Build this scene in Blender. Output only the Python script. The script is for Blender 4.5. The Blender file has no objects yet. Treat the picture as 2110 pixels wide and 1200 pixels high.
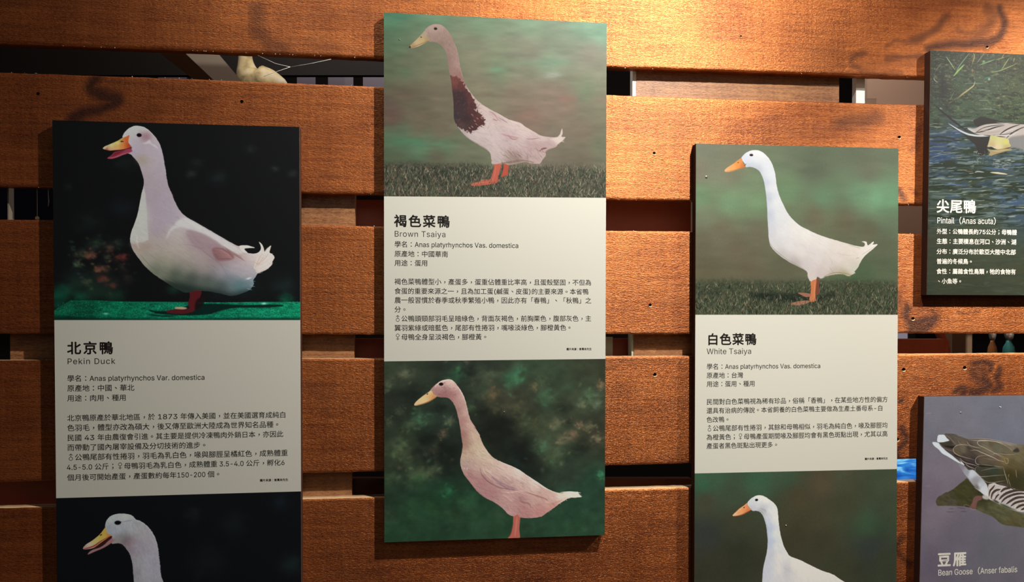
import bpy, math, random
import numpy as np
from mathutils import Matrix, Vector, Euler

# ------------------------------------------------------------------ camera, light, exposure
SC = bpy.context.scene
COL = SC.collection
F = 1500.0                                   # focal length in pixels of the 2110 x 1200 frame
CAM = Vector((0.0, -1.5, 1.5))
ROT = Euler((math.radians(90 - 0.8), 0, -math.atan(F / 12945.0)), 'XYZ')
SHIFT = 69.0
cd = bpy.data.cameras.new('camera')
cam = bpy.data.objects.new('camera', cd); COL.objects.link(cam)
cd.sensor_width = 36.0; cd.lens = F * 36.0 / 2110.0
cd.shift_y = SHIFT / 2110.0
cd.clip_start = 0.05
cam.location = CAM; cam.rotation_euler = ROT
SC.camera = cam
SC.view_settings.view_transform = 'Standard'
SC.view_settings.look = 'None'
SC.view_settings.gamma = 1.0
SC.view_settings.use_curve_mapping = False
SC.view_settings.exposure = 0.0

w = bpy.data.worlds.new('hall'); SC.world = w; w.use_nodes = True
w.node_tree.nodes['Background'].inputs[0].default_value = (1.0, 0.93, 0.84, 1)
w.node_tree.nodes['Background'].inputs[1].default_value = 0.02

def spot(name, loc, target, power, size_deg, blend, radius, color):
    l = bpy.data.lights.new(name, 'SPOT'); l.energy = power; l.spot_size = math.radians(size_deg)
    l.spot_blend = blend; l.shadow_soft_size = radius; l.color = color
    o = bpy.data.objects.new(name, l); COL.objects.link(o); o.location = loc
    o.rotation_euler = (Vector(target) - Vector(loc)).to_track_quat('-Z', 'Y').to_euler()
    return o
def area(name, loc, target, power, sx, sy, color):
    l = bpy.data.lights.new(name, 'AREA'); l.shape = 'RECTANGLE'; l.size = sx; l.size_y = sy
    l.energy = power; l.color = color
    o = bpy.data.objects.new(name, l); COL.objects.link(o); o.location = loc
    o.rotation_euler = (Vector(target) - Vector(loc)).to_track_quat('-Z', 'Y').to_euler()
    return o
spot('ceiling_spot', (0.80, -0.88, 2.78), (0.70, 0, 1.40), 79, 140, 1.0, 0.012, (1.0, 0.93, 0.83))
spot('ceiling_spot', (0.80, -0.88, 2.80), (-0.28, 0, 1.02), 114, 80, 1.0, 0.012, (1.0, 0.94, 0.85))  # extra head at the main lamp, added to brighten the left and bottom
spot('ceiling_spot', (1.85, -0.85, 2.60), (1.48, 0, 1.22), 160, 78, 1.0, 0.014, (1.0, 0.92, 0.80))
area('hall_fill', (0.3, -3.2, 3.0), (0.3, 0, 1.3), 4.5, 2.2, 1.2, (1.0, 0.96, 0.90))  # soft unseen fill, added to lift the overall level
area('back_room_fill', (-0.2, 0.10, 2.75), (-0.4, 0.5, 1.9), 9, 0.8, 0.6, (1.0, 0.95, 0.88))  # unseen fill added behind the planks to brighten duck and beam

area('back_room_fill', (1.05, 0.22, 2.55), (1.35, 0.5, 1.7), 7, 0.5, 0.12, (1.0, 0.93, 0.86))  # unseen fill added to brighten the taupe panel
# ------------------------------------------------------------------ pixel of the photograph -> point at depth y
RM = ROT.to_matrix()
def P(px, py, y=0.0):
    d = RM @ Vector(((px - 1055.0) / F, -(py - 600.0 - SHIFT) / F, -1.0))
    return CAM + d * ((y - CAM.y) / d.y)

# ------------------------------------------------------------------ helpers
def mat(name, color=(0.5, 0.5, 0.5), rough=0.5, spec=0.5, emit=None, estr=0.0, metal=0.0):
    m = bpy.data.materials.new(name); m.use_nodes = True
    b = m.node_tree.nodes['Principled BSDF']
    b.inputs['Base Color'].default_value = (*color, 1)
    b.inputs['Roughness'].default_value = rough
    b.inputs['Specular IOR Level'].default_value = spec
    b.inputs['Metallic'].default_value = metal
    if emit:
        b.inputs['Emission Color'].default_value = (*emit, 1)
        b.inputs['Emission Strength'].default_value = estr
    return m
def s2l(c):
    c = np.asarray(c, float) / 255.0
    return np.where(c <= 0.04045, c / 12.92, ((c + 0.055) / 1.055) ** 2.4)
def lin(r, g, b): return tuple(float(v) for v in s2l((r, g, b)))

def link(name, me, m=None, parent=None):
    o = bpy.data.objects.new(name, me); COL.objects.link(o)
    if m is not None: me.materials.append(m)
    if parent is not None: o.parent = parent
    return o
def mesh(name, verts, faces, m=None, parent=None, smooth=False):
    me = bpy.data.meshes.new(name)
    me.from_pydata([tuple(v) for v in verts], [], faces); me.update()
    if smooth:
        for p in me.polygons: p.use_smooth = True
    return link(name, me, m, parent)
def empty(name, loc=(0, 0, 0)):
    o = bpy.data.objects.new(name, None); COL.objects.link(o); o.location = loc
    o.empty_display_size = 0.05
    return o
def tag(o, label=None, cat=None, group=None, kind=None):
    if label: o['label'] = label
    if cat: o['category'] = cat
    if group: o['group'] = group
    if kind: o['kind'] = kind
    return o
def quad_prism(name, tl, tr, br, bl, y0, y1, m, parent=None, bevel=0.0):
    """board whose front corners (x, z) are given, from depth y0 (front) to y1 (back)"""
    c = [tl, tr, br, bl]
    v = []; cx = sum(p[0] for p in c) / 4; cz = sum(p[1] for p in c) / 4
    if bevel > 0:
        for p in c:
            sx = 1 if p[0] < cx else -1; sz = 1 if p[1] < cz else -1
            v.append((p[0] + sx * bevel, y0, p[1] + sz * bevel))
        for p in c: v.append((p[0], y0 + bevel, p[1]))
    else:
        for p in c: v.append((p[0], y0, p[1]))
    for p in c: v.append((p[0], y1, p[1]))
    n = len(v) // 4; f = [(3, 2, 1, 0)]
    for k in range(n - 1):
        a = k * 4; b = a + 4
        for i in range(4):
            j = (i + 1) % 4
            f.append((a + i, a + j, b + j, b + i))
    a = (n - 1) * 4
    f.append((a, a + 1, a + 2, a + 3))
    return mesh(name, v, f, m, parent)
def box_px(name, x0, yt, x1, yb, y0, y1, m, parent=None, bevel=0.0):
    """board whose front face fills the photo rectangle at depth y0"""
    a = P(x0, yt, y0); b = P(x1, yt, y0); c = P(x1, yb, y0); d = P(x0, yb, y0)
    xl = (a.x + d.x) / 2; xr = (b.x + c.x) / 2
    return quad_prism(name, (xl, a.z), (xr, b.z), (xr, c.z), (xl, d.z), y0, y1, m, parent, bevel)
def tube(name, pts, r, m, parent=None, seg=6):
    v = []; f = []; n = len(pts); pts = [Vector(p) for p in pts]
    for i, p in enumerate(pts):
        t = (pts[min(i + 1, n - 1)] - pts[max(i - 1, 0)]).normalized()
        u = t.cross(Vector((0, 1, 0.01))).normalized(); k = t.cross(u)
        rr = r[i] if isinstance(r, (list, tuple)) else r
        for s in range(seg):
            a = 2 * math.pi * s / seg
            v.append(p + u * math.cos(a) * rr + k * math.sin(a) * rr)
    for i in range(n - 1):
        for s in range(seg):
            s2 = (s + 1) % seg
            f.append((i * seg + s, i * seg + s2, (i + 1) * seg + s2, (i + 1) * seg + s))
    f.append(tuple(range(seg))[::-1]); f.append(tuple((n - 1) * seg + s for s in range(seg)))
    return mesh(name, v, f, m, parent, smooth=True)
def lathe(name, prof, loc, m, parent=None, seg=16):
    v = []; f = []
    for r, z in prof:
        for s in range(seg):
            a = 2 * math.pi * s / seg
            v.append((loc[0] + r * math.cos(a), loc[1] + r * math.sin(a), loc[2] + z))
    for i in range(len(prof) - 1):
        for s in range(seg):
            s2 = (s + 1) % seg
            f.append((i * seg + s, i * seg + s2, (i + 1) * seg + s2, (i + 1) * seg + s))
    f.append(tuple(range(seg))[::-1]); f.append(tuple((len(prof) - 1) * seg + s for s in range(seg)))
    return mesh(name, v, f, m, parent, smooth=True)

# ------------------------------------------------------------------ numpy noise and painting
def vnoise(x, y, seed):
    """smooth value noise, arrays x y in cells"""
    rng = np.random.RandomState(seed); T = rng.rand(256, 256)
    xi = np.floor(x).astype(int); yi = np.floor(y).astype(int)
    fx = x - xi; fy = y - yi
    fx = fx * fx * (3 - 2 * fx); fy = fy * fy * (3 - 2 * fy)
    a = T[yi & 255, xi & 255]; b = T[yi & 255, (xi + 1) & 255]
    c = T[(yi + 1) & 255, xi & 255]; d = T[(yi + 1) & 255, (xi + 1) & 255]
    return (a * (1 - fx) + b * fx) * (1 - fy) + (c * (1 - fx) + d * fx) * fy
def fbm(x, y, seed, octs=4):
    t = 0; a = 1.0; s = 0
    for k in range(octs):
        t = t + a * vnoise(x * 2 ** k + 17.3 * k, y * 2 ** k + 5.1 * k, seed + k); s += a; a *= 0.5
    return t / s
def spline(pts, n=6, closed=True):
    p = np.array(pts, float); N = len(p); out = []
    rng = range(N if closed else N - 1)
    for i in rng:
        if closed: p0, p1, p2, p3 = p[(i - 1) % N], p[i], p[(i + 1) % N], p[(i + 2) % N]
        else: p0, p1, p2, p3 = p[max(i - 1, 0)], p[i], p[i + 1], p[min(i + 2, N - 1)]
        for k in range(n):
            t = k / n
            out.append(0.5 * ((2 * p1) + (-p0 + p2) * t + (2 * p0 - 5 * p1 + 4 * p2 - p3) * t * t
                              + (-p0 + 3 * p1 - 3 * p2 + p3) * t ** 3))
    if not closed: out.append(p[-1])
    return np.array(out)
def blur(a, r):
    if r < 0.4: return a
    n = int(math.ceil(r * 2.5)); k = np.exp(-0.5 * (np.arange(-n, n + 1) / r) ** 2); k /= k.sum()
    sh = a.shape
    for ax in (0, 1):
        b = np.zeros_like(a); pad = [(0, 0)] * a.ndim; pad[ax] = (n, n)
        q = np.pad(a, pad, mode='edge')
        for i, kv in enumerate(k):
            b += kv * (q[i:i + sh[0]] if ax == 0 else q[:, i:i + sh[1]])
        a = b
    return a

YS = -0.020                                   # depth of the printed faces
class Canvas:
    """printed sheet in front of the boards; drawn in crops of the photograph (ox, oy, s)"""
    def __init__(self, x0, x1, z0, z1, S=1900.0):
        self.x0, self.x1, self.z0, self.z1, self.S = x0, x1, z0, z1, S
        self.w = int(round((x1 - x0) * S)); self.h = int(round((z1 - z0) * S))
        self.img = np.zeros((self.h, self.w, 3)); self.T = (0, 0, 1)
        self.yy, self.xx = np.mgrid[0:self.h, 0:self.w].astype(float)
    def crop(self, ox, oy, s): self.T = (ox, oy, s)
    def c(self, p):
        q = P(self.T[0] + p[0] / self.T[2], self.T[1] + p[1] / self.T[2], YS)
        return ((q.x - self.x0) * self.S, (self.z1 - q.z) * self.S)
    def unit(self): return self.S / 1000.0 / self.T[2]      # canvas px per crop px, roughly
    def mask(self, pts, smooth=True, jit=0.0, soft=0.0, seed=1):
        q = np.array([self.c(p) for p in pts])
        if smooth: q = spline(q, 6)
        if jit:
            rng = np.random.RandomState(seed)
            if len(q) < 60 or not smooth: pass
            q = q + rng.uniform(-jit, jit, q.shape)
        m = np.zeros((self.h, self.w)); SS = 3
        y0 = max(int(q[:, 1].min()), 0); y1 = min(int(q[:, 1].max()) + 2, self.h)
        xa, ya = q[:, 0], q[:, 1]; xb, yb = np.roll(xa, -1), np.roll(ya, -1)
        for y in range(y0, y1):
            for k in range(SS):
                yc = y + (k + 0.5) / SS
                hit = (ya <= yc) != (yb <= yc)
                if not hit.any(): continue
                xs = np.sort(xa[hit] + (yc - ya[hit]) / (yb[hit] - ya[hit]) * (xb[hit] - xa[hit]))
                for i in range(0, len(xs) - 1, 2):
                    l, r = max(xs[i], 0), min(xs[i + 1], self.w)
                    if r <= l: continue
                    li, ri = int(l), int(r)
                    if li == ri: m[y, li] += (r - l) / SS; continue
                    m[y, li] += (li + 1 - l) / SS
                    m[y, li + 1:ri] += 1.0 / SS
                    if ri < self.w: m[y, ri] += (r - ri) / SS
        m = np.clip(m, 0, 1)
        if soft: m = blur(m, soft)
        return m
    def field(self, cps, power=1.6, soft=25.0):
        """smooth colour field through control colours [(x, y, (r, g, b))], photo sRGB 0-255"""
        st = 4; ys = np.arange(0, self.h + st, st); xs = np.arange(0, self.w + st, st)
        gx, gy = np.meshgrid(xs, ys); acc = np.zeros(gx.shape + (3,)); W = np.zeros(gx.shape)
        u = self.unit()
        for (x, y, col) in cps:
            cx, cy = self.c((x, y))
            ww = 1.0 / (((gx - cx) ** 2 + (gy - cy) ** 2) + (soft * u) ** 2) ** power
            acc += ww[..., None] * np.array(col, float); W += ww
        g = acc / W[..., None] / 255.0
        fy = self.yy / st; fx = self.xx / st; iy = fy.astype(int); ix = fx.astype(int)
        ty = (fy - iy)[..., None]; tx = (fx - ix)[..., None]
        return ((g[iy, ix] * (1 - tx) + g[iy, ix + 1] * tx) * (1 - ty)
                + (g[iy + 1, ix] * (1 - tx) + g[iy + 1, ix + 1] * tx) * ty)
    def paint(self, m, col, a=1.0):
        m = (m * a)[..., None]
        if not isinstance(col, np.ndarray): col = np.array(col, float) / 255.0
        self.img = self.img * (1 - m) + col * m
    def poly(self, pts, col, smooth=True, soft=0.0, a=1.0, jit=0.0):
        self.paint(self.mask(pts, smooth, jit, soft), col, a)
    def blob(self, x, y, rx, ry, col, a=1.0, ang=0.0, p=2.0, warp=0.0, seed=3):
        cx, cy = self.c((x, y)); u = self.unit(); rx *= u; ry *= u
        R = int(max(rx, ry) * 2.6) + 2
        y0, y1, x0, x1 = max(int(cy) - R, 0), min(int(cy) + R, self.h), max(int(cx) - R, 0), min(int(cx) + R, self.w)
        if y1 <= y0 or x1 <= x0: return
        dx = self.xx[y0:y1, x0:x1] - cx; dy = self.yy[y0:y1, x0:x1] - cy
        if warp:
            n1 = fbm(self.xx[y0:y1, x0:x1] / (rx + 1) * 1.5, self.yy[y0:y1, x0:x1] / (ry + 1) * 1.5, seed) - 0.5
            dx = dx + n1 * rx * warp; dy = dy - n1 * ry * warp
        c_, s_ = math.cos(ang), math.sin(ang)
        ex = (dx * c_ + dy * s_) / rx; ey = (-dx * s_ + dy * c_) / ry
        m = (np.exp(-(ex * ex + ey * ey) ** (p / 2)) * a)[..., None]
        self.img[y0:y1, x0:x1] = self.img[y0:y1, x0:x1] * (1 - m) + np.array(col, float) / 255.0 * m
    def dot(self, x, y, rx, ry, col, ang=0.0):
        self.blob(x, y, rx, ry, col, 1.0, ang, p=12)
    def line(self, pts, w, col, a=1.0, taper=True, smooth=True, canvas=False, clip=None):
        q = np.array(pts if canvas else [self.c(p) for p in pts])
        if smooth and len(q) > 2: q = spline(q, 6, closed=False)
        wd = w if canvas else w * self.unit(); n = len(q) - 1
        x0 = max(int(q[:, 0].min() - wd - 2), 0); x1 = min(int(q[:, 0].max() + wd + 3), self.w)
        y0 = max(int(q[:, 1].min() - wd - 2), 0); y1 = min(int(q[:, 1].max() + wd + 3), self.h)
        if x1 <= x0 or y1 <= y0: return
        X = self.xx[y0:y1, x0:x1]; Y = self.yy[y0:y1, x0:x1]; best = np.zeros(X.shape)
        for i in range(n):
            ax, ay = q[i]; bx, by = q[i + 1]; L = (bx - ax) ** 2 + (by - ay) ** 2 + 1e-9
            t = np.clip(((X - ax) * (bx - ax) + (Y - ay) * (by - ay)) / L, 0, 1)
            d = np.hypot(X - ax - t * (bx - ax), Y - ay - t * (by - ay))
            ww = wd / 2
            if taper:
                g = (i + t) / n; ww = ww * (1 - 0.85 * np.abs(2 * g - 1) ** 2.5) if taper is True else ww * (1 - g * 0.9)
            best = np.maximum(best, np.clip(ww - d + 0.5, 0, 1))
        if clip is not None: best = best * clip[y0:y1, x0:x1]
        m = (best * a)[..., None]
        self.img[y0:y1, x0:x1] = self.img[y0:y1, x0:x1] * (1 - m) + np.array(col, float) / 255.0 * m
    def modulate(self, m, amt, sx, sy, ang=0.0, seed=5, octs=3):
        """multiply by streaky noise inside mask; sx, sy = feature size in canvas px"""
        c_, s_ = math.cos(ang), math.sin(ang)
        n = fbm((self.xx * c_ + self.yy * s_) / sx + 40, (-self.xx * s_ + self.yy * c_) / sy + 40, seed, octs) - 0.5
        mm = m[..., None] if not np.isscalar(m) else m
        self.img = self.img * (1 + mm * (n * 2 * amt)[..., None])
    def grass(self, ytop, ybot, x0, x1, n, cols, seed, hmax=26, w=2.2, fade=30):
        rng = random.Random(seed); u = self.unit()
        for i in range(n):
            t = rng.random(); y = ytop + (ybot - ytop) * t; x = rng.uniform(x0, x1)
            h = hmax * rng.uniform(0.35, 1.0) * (0.75 + 0.5 * t); l = rng.gauss(0, 0.55) * h
            col = rng.choice(cols); k = rng.uniform(0.75, 1.2)
            cx, cy = self.c((x, y))
            self.line([(cx, cy), (cx + l * 0.4 * u, cy - h * 0.6 * u), (cx + l * u, cy - h * u)],
                      w * u * rng.uniform(0.6, 1.3) + 0.5, [min(255, v * k) for v in col],
                      a=0.85 * min(1, 0.35 + (y - ytop) / fade), smooth=False, taper='tip', canvas=True)
    def ragged(self, m, r, size, amp, seed=1, gain=4.0):
        n = fbm(self.xx / size + 9, self.yy / (size * .8) + 9, seed, 3) - 0.5
        return np.clip((blur(m, r) + n * amp * 2 - 0.5) * gain + 0.5, 0, 1)
    def feathers(self, m, n, ang, L, w, a, seed=1, box=None, curl=.25, lo=.82, hi=1.10):
        """fine barbs: short strokes a little lighter or darker than the plumage they lie on"""
        rng = random.Random(seed); u = self.unit(); ys, xs = np.nonzero(m > .8)
        if box:
            p0 = self.c((box[0], box[1])); p1 = self.c((box[2], box[3]))
            k = (xs > p0[0]) & (xs < p1[0]) & (ys > p0[1]) & (ys < p1[1]); ys, xs = ys[k], xs[k]
        if not len(xs): return
        for i in range(n):
            j = rng.randrange(len(xs)); x, y = float(xs[j]), float(ys[j]); an = ang + rng.gauss(0, .22); l = L * u * rng.uniform(.5, 1.4)
            c = self.img[int(y), int(x)] * 255 * (rng.choice((lo, hi)))
            an2 = an + curl * rng.uniform(-1, 1)
            x2, y2 = x + l * math.cos(an), y + l * math.sin(an); x3, y3 = x2 + l * .6 * math.cos(an2), y2 + l * .6 * math.sin(an2)
            if not (0 <= x3 < self.w - 1 and 0 <= y3 < self.h - 1) or m[int(y3), int(x3)] < .6: continue
            self.line([(x, y), (x2, y2), (x3, y3)], w * u * rng.uniform(.6, 1.3) + .3, np.clip(c, 0, 255), a, canvas=True)
    def fringe(self, pts, n, L, w, ang, a=.9, seed=1):
        """loose feather tips standing out of an outline"""
        rng = random.Random(seed); q = spline([self.c(p) for p in pts], 8, False); u = self.unit()
        for i in range(n):
            k = rng.randrange(len(q) - 1); x, y = q[k]; an = ang + rng.gauss(0, .25); l = L * u * rng.uniform(.5, 1.2)
            ix = int(min(max(x - l * .5 * math.cos(an), 0), self.w - 1)); iy = int(min(max(y - l * .5 * math.sin(an), 0), self.h - 1))
            c = self.img[iy, ix] * 255
            self.line([(x - l * .5 * math.cos(an), y - l * .5 * math.sin(an)), (x + l * .6 * math.cos(an), y + l * .6 * math.sin(an))], w * u, c, a, smooth=False, taper='tip', canvas=True)
    def tint(self, mul, sat=1.0):
        g = self.img.mean(2, keepdims=True); self.img = np.clip((g + (self.img - g) * sat) * np.array(mul), 0, 1)
    def finish(self, name, gain, mul=(1, 1, 1)):
        """printed colours = colours seen in the photo divided by the light that falls on the board"""
        lin_ = s2l(np.clip(self.img, 0, 1) * 255.0) / np.array(gain)  # one even gain, so a mild lighting gradient stays in the print colours
        lin_ = np.clip(lin_, 0.0, 0.92)
        srgb = np.where(lin_ <= 0.0031308, lin_ * 12.92, 1.055 * lin_ ** (1 / 2.4) - 0.055)
        im = bpy.data.images.new(name, self.w, self.h)
        buf = np.ones((self.h, self.w, 4), np.float32); buf[..., :3] = srgb[::-1]
        im.pixels.foreach_set(buf.ravel()); im.update(); im.pack()
        return im
# ------------------------------------------------------------------ printed pictures
GRASS = [(66, 72, 56), (104, 108, 88), (140, 140, 118), (44, 58, 44), (176, 162, 144), (150, 116, 104), (30, 42, 32), (84, 118, 88), (186, 180, 156), (112, 84, 76), (24, 32, 26)]
GRASS_D = [(50, 60, 44), (74, 86, 62), (110, 114, 90), (32, 44, 32), (146, 138, 112), (122, 90, 74), (22, 32, 24), (62, 96, 66), (164, 158, 132), (18, 26, 20)]

def feather(cv, pts, w, col, a=0.6): cv.line(pts, w, col, a)

def art_pekin_top(cv):
    cv.crop(90, 230, 2.7273)
    cv.img[:] = np.array((13, 14, 15)) / 255.0
    for (x, y, r, c, a) in [(830, 350, 22, (34, 42, 40), .8), (980, 375, 40, (24, 30, 30), .8), (1300, 320, 18, (40, 46, 44), .7), (1400, 350, 22, (34, 38, 36), .7),
                            (1165, 210, 26, (28, 32, 32), .7), (440, 540, 60, (20, 26, 30), .7), (860, 290, 30, (26, 30, 30), .7), (140, 420, 20, (28, 34, 32), .5), (450, 285, 50, (22, 30, 26), .6),
                            (250, 620, 60, (22, 30, 28), .7), (1100, 960, 120, (18, 26, 26), .8), (1350, 980, 60, (22, 32, 30), .8), (1360, 1056, 34, (12, 70, 48), .9),
                            (90, 1030, 50, (14, 74, 52), .9), (130, 1000, 34, (20, 64, 46), .9), (210, 1035, 40, (18, 80, 54), .8), (390, 1030, 60, (20, 52, 38), .8), (280, 1010, 50, (24, 50, 38), .8), (730, 1000, 34, (26, 66, 46), .5),
                            (80, 1085, 40, (10, 60, 44), .9), (200, 950, 70, (26, 44, 36), .8), (330, 960, 80, (24, 36, 30), .8)]:
        cv.blob(x, y, r, r * .8, c, a, warp=1.0, seed=int(x))
    rng = random.Random(4)
    for (x, y, r, c) in [(270, 800, 24, (104, 66, 54)), (370, 765, 26, (84, 62, 50)), (440, 822, 26, (110, 48, 44)), (320, 880, 20, (112, 66, 54)), (335, 940, 26, (106, 50, 46)),
                         (190, 860, 24, (70, 84, 60)), (300, 895, 16, (120, 76, 60)), (245, 812, 18, (118, 72, 54)), (210, 800, 30, (56, 62, 48)), (390, 975, 20, (82, 44, 38)), (240, 960, 26, (58, 66, 50)), (300, 740, 40, (34, 52, 42)),
                         (360, 820, 20, (58, 60, 46)), (350, 890, 18, (70, 52, 42)), (165, 770, 18, (30, 50, 42)), (420, 740, 30, (28, 44, 36)), (450, 880, 24, (34, 34, 30)), (470, 940, 30, (34, 30, 28))]:
        cv.blob(x, y, r, r * .7, c, .75, ang=rng.uniform(-.6, .6), warp=1.4, seed=int(y))
        for k in range(4):
            cv.blob(x + rng.gauss(0, 26), y + rng.gauss(0, 26), 9, 6, [min(255, v * rng.uniform(.6, 1.2)) for v in c], .6, ang=rng.uniform(-1, 1))
    # turf
    turf = cv.mask([(55, 1122), (100, 1092), (155, 1062), (300, 1062), (420, 1068), (800, 1070), (1000, 1072), (1200, 1070), (1445, 1070), (1450, 1180), (55, 1185)], smooth=False, jit=1.0)
    cv.paint(turf, cv.field([(100, 1120, (12, 84, 58)), (400, 1090, (8, 96, 66)), (900, 1090, (8, 100, 70)), (1350, 1100, (10, 116, 80)), (1300, 1150, (12, 116, 82)), (700, 1160, (10, 102, 72)), (200, 1165, (8, 70, 50))]))
    cv.modulate(turf, .45, 3, 2.2, seed=8); cv.modulate(turf, .3, 26, 7, seed=9)
    for i in range(500):
        x = rng.uniform(80, 1430); y = rng.uniform(1070, 1165)
        cv.line([(x, y), (x + rng.uniform(-4, 4), y - 5)], 2.4, rng.choice([(60, 160, 125), (6, 50, 36), (110, 180, 150), (20, 130, 92)]), .5, smooth=False)
    cv.poly([(60, 1150), (300, 1160), (700, 1164), (1440, 1160), (1440, 1178), (60, 1178)], (4, 34, 26), soft=3, a=.8, jit=.6)
    cv.poly([(590, 1115), (640, 1122), (700, 1120), (760, 1108), (830, 1085), (880, 1082), (980, 1082), (1120, 1088), (1270, 1085), (1345, 1088), (1325, 1098), (1200, 1103), (1080, 1104), (1000, 1118), (940, 1138), (860, 1145), (780, 1146), (700, 1142), (630, 1134)], (5, 26, 22), soft=1.2, a=.95, jit=.5)
    cv.poly([(595, 1140), (680, 1146), (760, 1147), (700, 1154), (620, 1150)], (5, 30, 26), soft=1.2, a=.8)
    cv.blob(350, 1136, 14, 5, (110, 190, 160), .9); cv.blob(1238, 1080, 14, 5, (170, 220, 200), .9)
    # legs
    cv.poly([(822, 990), (885, 1000), (880, 1045), (862, 1080), (850, 1118), (820, 1132), (770, 1138), (700, 1132), (690, 1122), (740, 1112), (815, 1108), (812, 1080), (822, 1040)], (74, 22, 26), soft=.8)
    cv.poly([(860, 1060), (905, 1040), (900, 1080), (870, 1110), (850, 1110)], (24, 12, 14), soft=2, a=.9)
    cv.poly([(738, 1102), (770, 1098), (806, 1104), (790, 1112), (745, 1110)], (164, 142, 112), soft=.8)
    # body
    body = [(448, 130), (470, 102), (500, 84), (530, 80), (570, 90), (606, 118), (640, 160), (660, 200), (674, 255), (681, 300), (688, 335), (692, 375), (703, 420), (722, 465), (740, 510), (765, 555), (800, 590), (860, 625), (930, 665), (990, 700), (1050, 735), (1095, 755),
            (1140, 752), (1165, 758), (1187, 766), (1150, 768), (1128, 770), (1145, 792), (1165, 798), (1195, 797), (1214, 785), (1222, 762), (1210, 733), (1228, 748), (1238, 775), (1242, 790), (1258, 770), (1278, 755), (1270, 790), (1285, 802), (1298, 820), (1286, 845), (1282, 862), (1255, 888), (1205, 910),
            (1192, 930), (1178, 950), (1182, 968), (1170, 990), (1150, 1008), (1100, 1028), (1050, 1036), (1000, 1025), (930, 1012), (860, 1008), (800, 1018), (740, 992), (680, 955), (620, 915), (570, 870), (530, 820), (500, 775), (487, 730), (490, 690), (505, 645), (525, 590), (540, 520), (550, 465), (560, 425), (563, 385), (548, 330), (532, 290), (510, 262), (490, 242), (470, 232), (478, 200), (470, 165), (445, 150)]
    m = cv.mask(body, jit=.5)
    low = np.clip(1 - cv.mask([(700, 905), (830, 950), (940, 975), (1060, 990), (1150, 975), (1220, 960), (1220, 1100), (560, 1100), (560, 870), (600, 870)], soft=20) * .55, 0, 1)
    cols = [(500, 100, (186, 192, 184)), (560, 110, (184, 188, 180)), (610, 150, (180, 176, 172)), (470, 150, (188, 190, 184)), (500, 150, (172, 162, 168)), (560, 175, (160, 140, 146)), (585, 145, (158, 126, 132)), (520, 200, (166, 156, 172)), (560, 215, (168, 156, 168)), (650, 220, (166, 156, 166)),
            (560, 270, (158, 148, 142)), (600, 300, (166, 154, 156)), (650, 330, (160, 150, 158)), (590, 370, (158, 144, 150)), (650, 420, (158, 144, 148)), (690, 470, (158, 146, 156)), (620, 480, (154, 140, 148)), (640, 560, (156, 142, 152)), (700, 600, (156, 142, 154)), (640, 660, (156, 140, 150)), (740, 600, (158, 146, 158)),
            (800, 620, (186, 184, 180)), (880, 655, (190, 190, 186)), (960, 700, (184, 184, 184)), (1040, 745, (186, 182, 180)), (740, 680, (176, 168, 160)), (760, 740, (168, 158, 148)), (840, 680, (150, 130, 134)), (900, 710, (150, 130, 134)), (860, 730, (146, 122, 130)), (950, 760, (138, 106, 108)), (1000, 810, (128, 92, 94)), (1080, 800, (150, 112, 108)),
            (520, 760, (168, 156, 146)), (600, 760, (162, 150, 140)), (700, 790, (166, 154, 142)), (800, 800, (164, 152, 142)), (880, 820, (158, 144, 140)), (580, 830, (148, 142, 128)), (680, 850, (138, 136, 118)), (800, 870, (134, 130, 118)), (900, 880, (146, 132, 130)), (640, 890, (96, 102, 84)), (740, 920, (62, 74, 60)), (830, 940, (50, 62, 54)), (920, 950, (62, 76, 66)),
            (1000, 900, (150, 142, 150)), (1060, 860, (158, 148, 152)), (1050, 930, (104, 118, 126)), (1100, 980, (64, 100, 100)), (1140, 960, (92, 112, 120)), (1000, 980, (52, 64, 60)), (1160, 900, (148, 146, 154)), (1120, 850, (164, 146, 148)), (1180, 860, (184, 168, 160)), (1240, 830, (204, 190, 178)), (1260, 860, (196, 182, 172)), (1225, 790, (208, 198, 188)), (1170, 810, (198, 188, 182)), (1120, 790, (190, 176, 170)),
            (540, 580, (186, 184, 176)), (515, 680, (182, 180, 172))]
    cv.paint(m, cv.field(cols, 1.7, 42))
    lt = cv.mask([(563, 420), (574, 470), (580, 560), (584, 640), (590, 720), (560, 735), (500, 745), (470, 700), (500, 600), (540, 480)], smooth=False, soft=.8) * m
    cv.paint(lt, (180, 180, 172), .85)
    cv.poly([(525, 695), (532, 740), (538, 770), (528, 765), (520, 730)], (196, 186, 176), soft=1)
    cv.poly([(490, 735), (530, 745), (585, 735), (620, 760), (560, 790), (510, 780)], (150, 130, 118), soft=6, a=.5)
    # wing
    cv.poly([(760, 610), (800, 600), (880, 640), (980, 700), (1060, 745), (1120, 790), (1080, 800), (980, 740), (900, 690), (820, 662), (770, 650), (720, 670), (690, 720), (700, 680), (730, 640)], (192, 190, 186), soft=3, a=.75)
    cv.poly([(800, 670), (870, 678), (950, 715), (1010, 760), (1050, 800), (990, 800), (950, 770), (960, 820), (900, 790), (850, 760), (815, 715)], (140, 118, 122), soft=3, a=.6)
    cv.poly([(950, 770), (1000, 768), (1040, 785), (1070, 815), (1060, 832), (1010, 838), (975, 835), (955, 805)], (116, 78, 80), soft=2.5, a=.75)
    for k in range(8): feather(cv, [(955 + k * 4, 772 + k * 7), (1000 + k * 5, 778 + k * 6), (1040 + k * 4, 800 + k * 4)], 3, (176, 134, 128), .55)
    for k in range(12): feather(cv, [(1000 + k * 9, 750 + k * 5), (1030 + k * 8, 775 + k * 5), (1050 + k * 8, 800 + k * 4)], 2, (112, 66, 62), .45)
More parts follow.
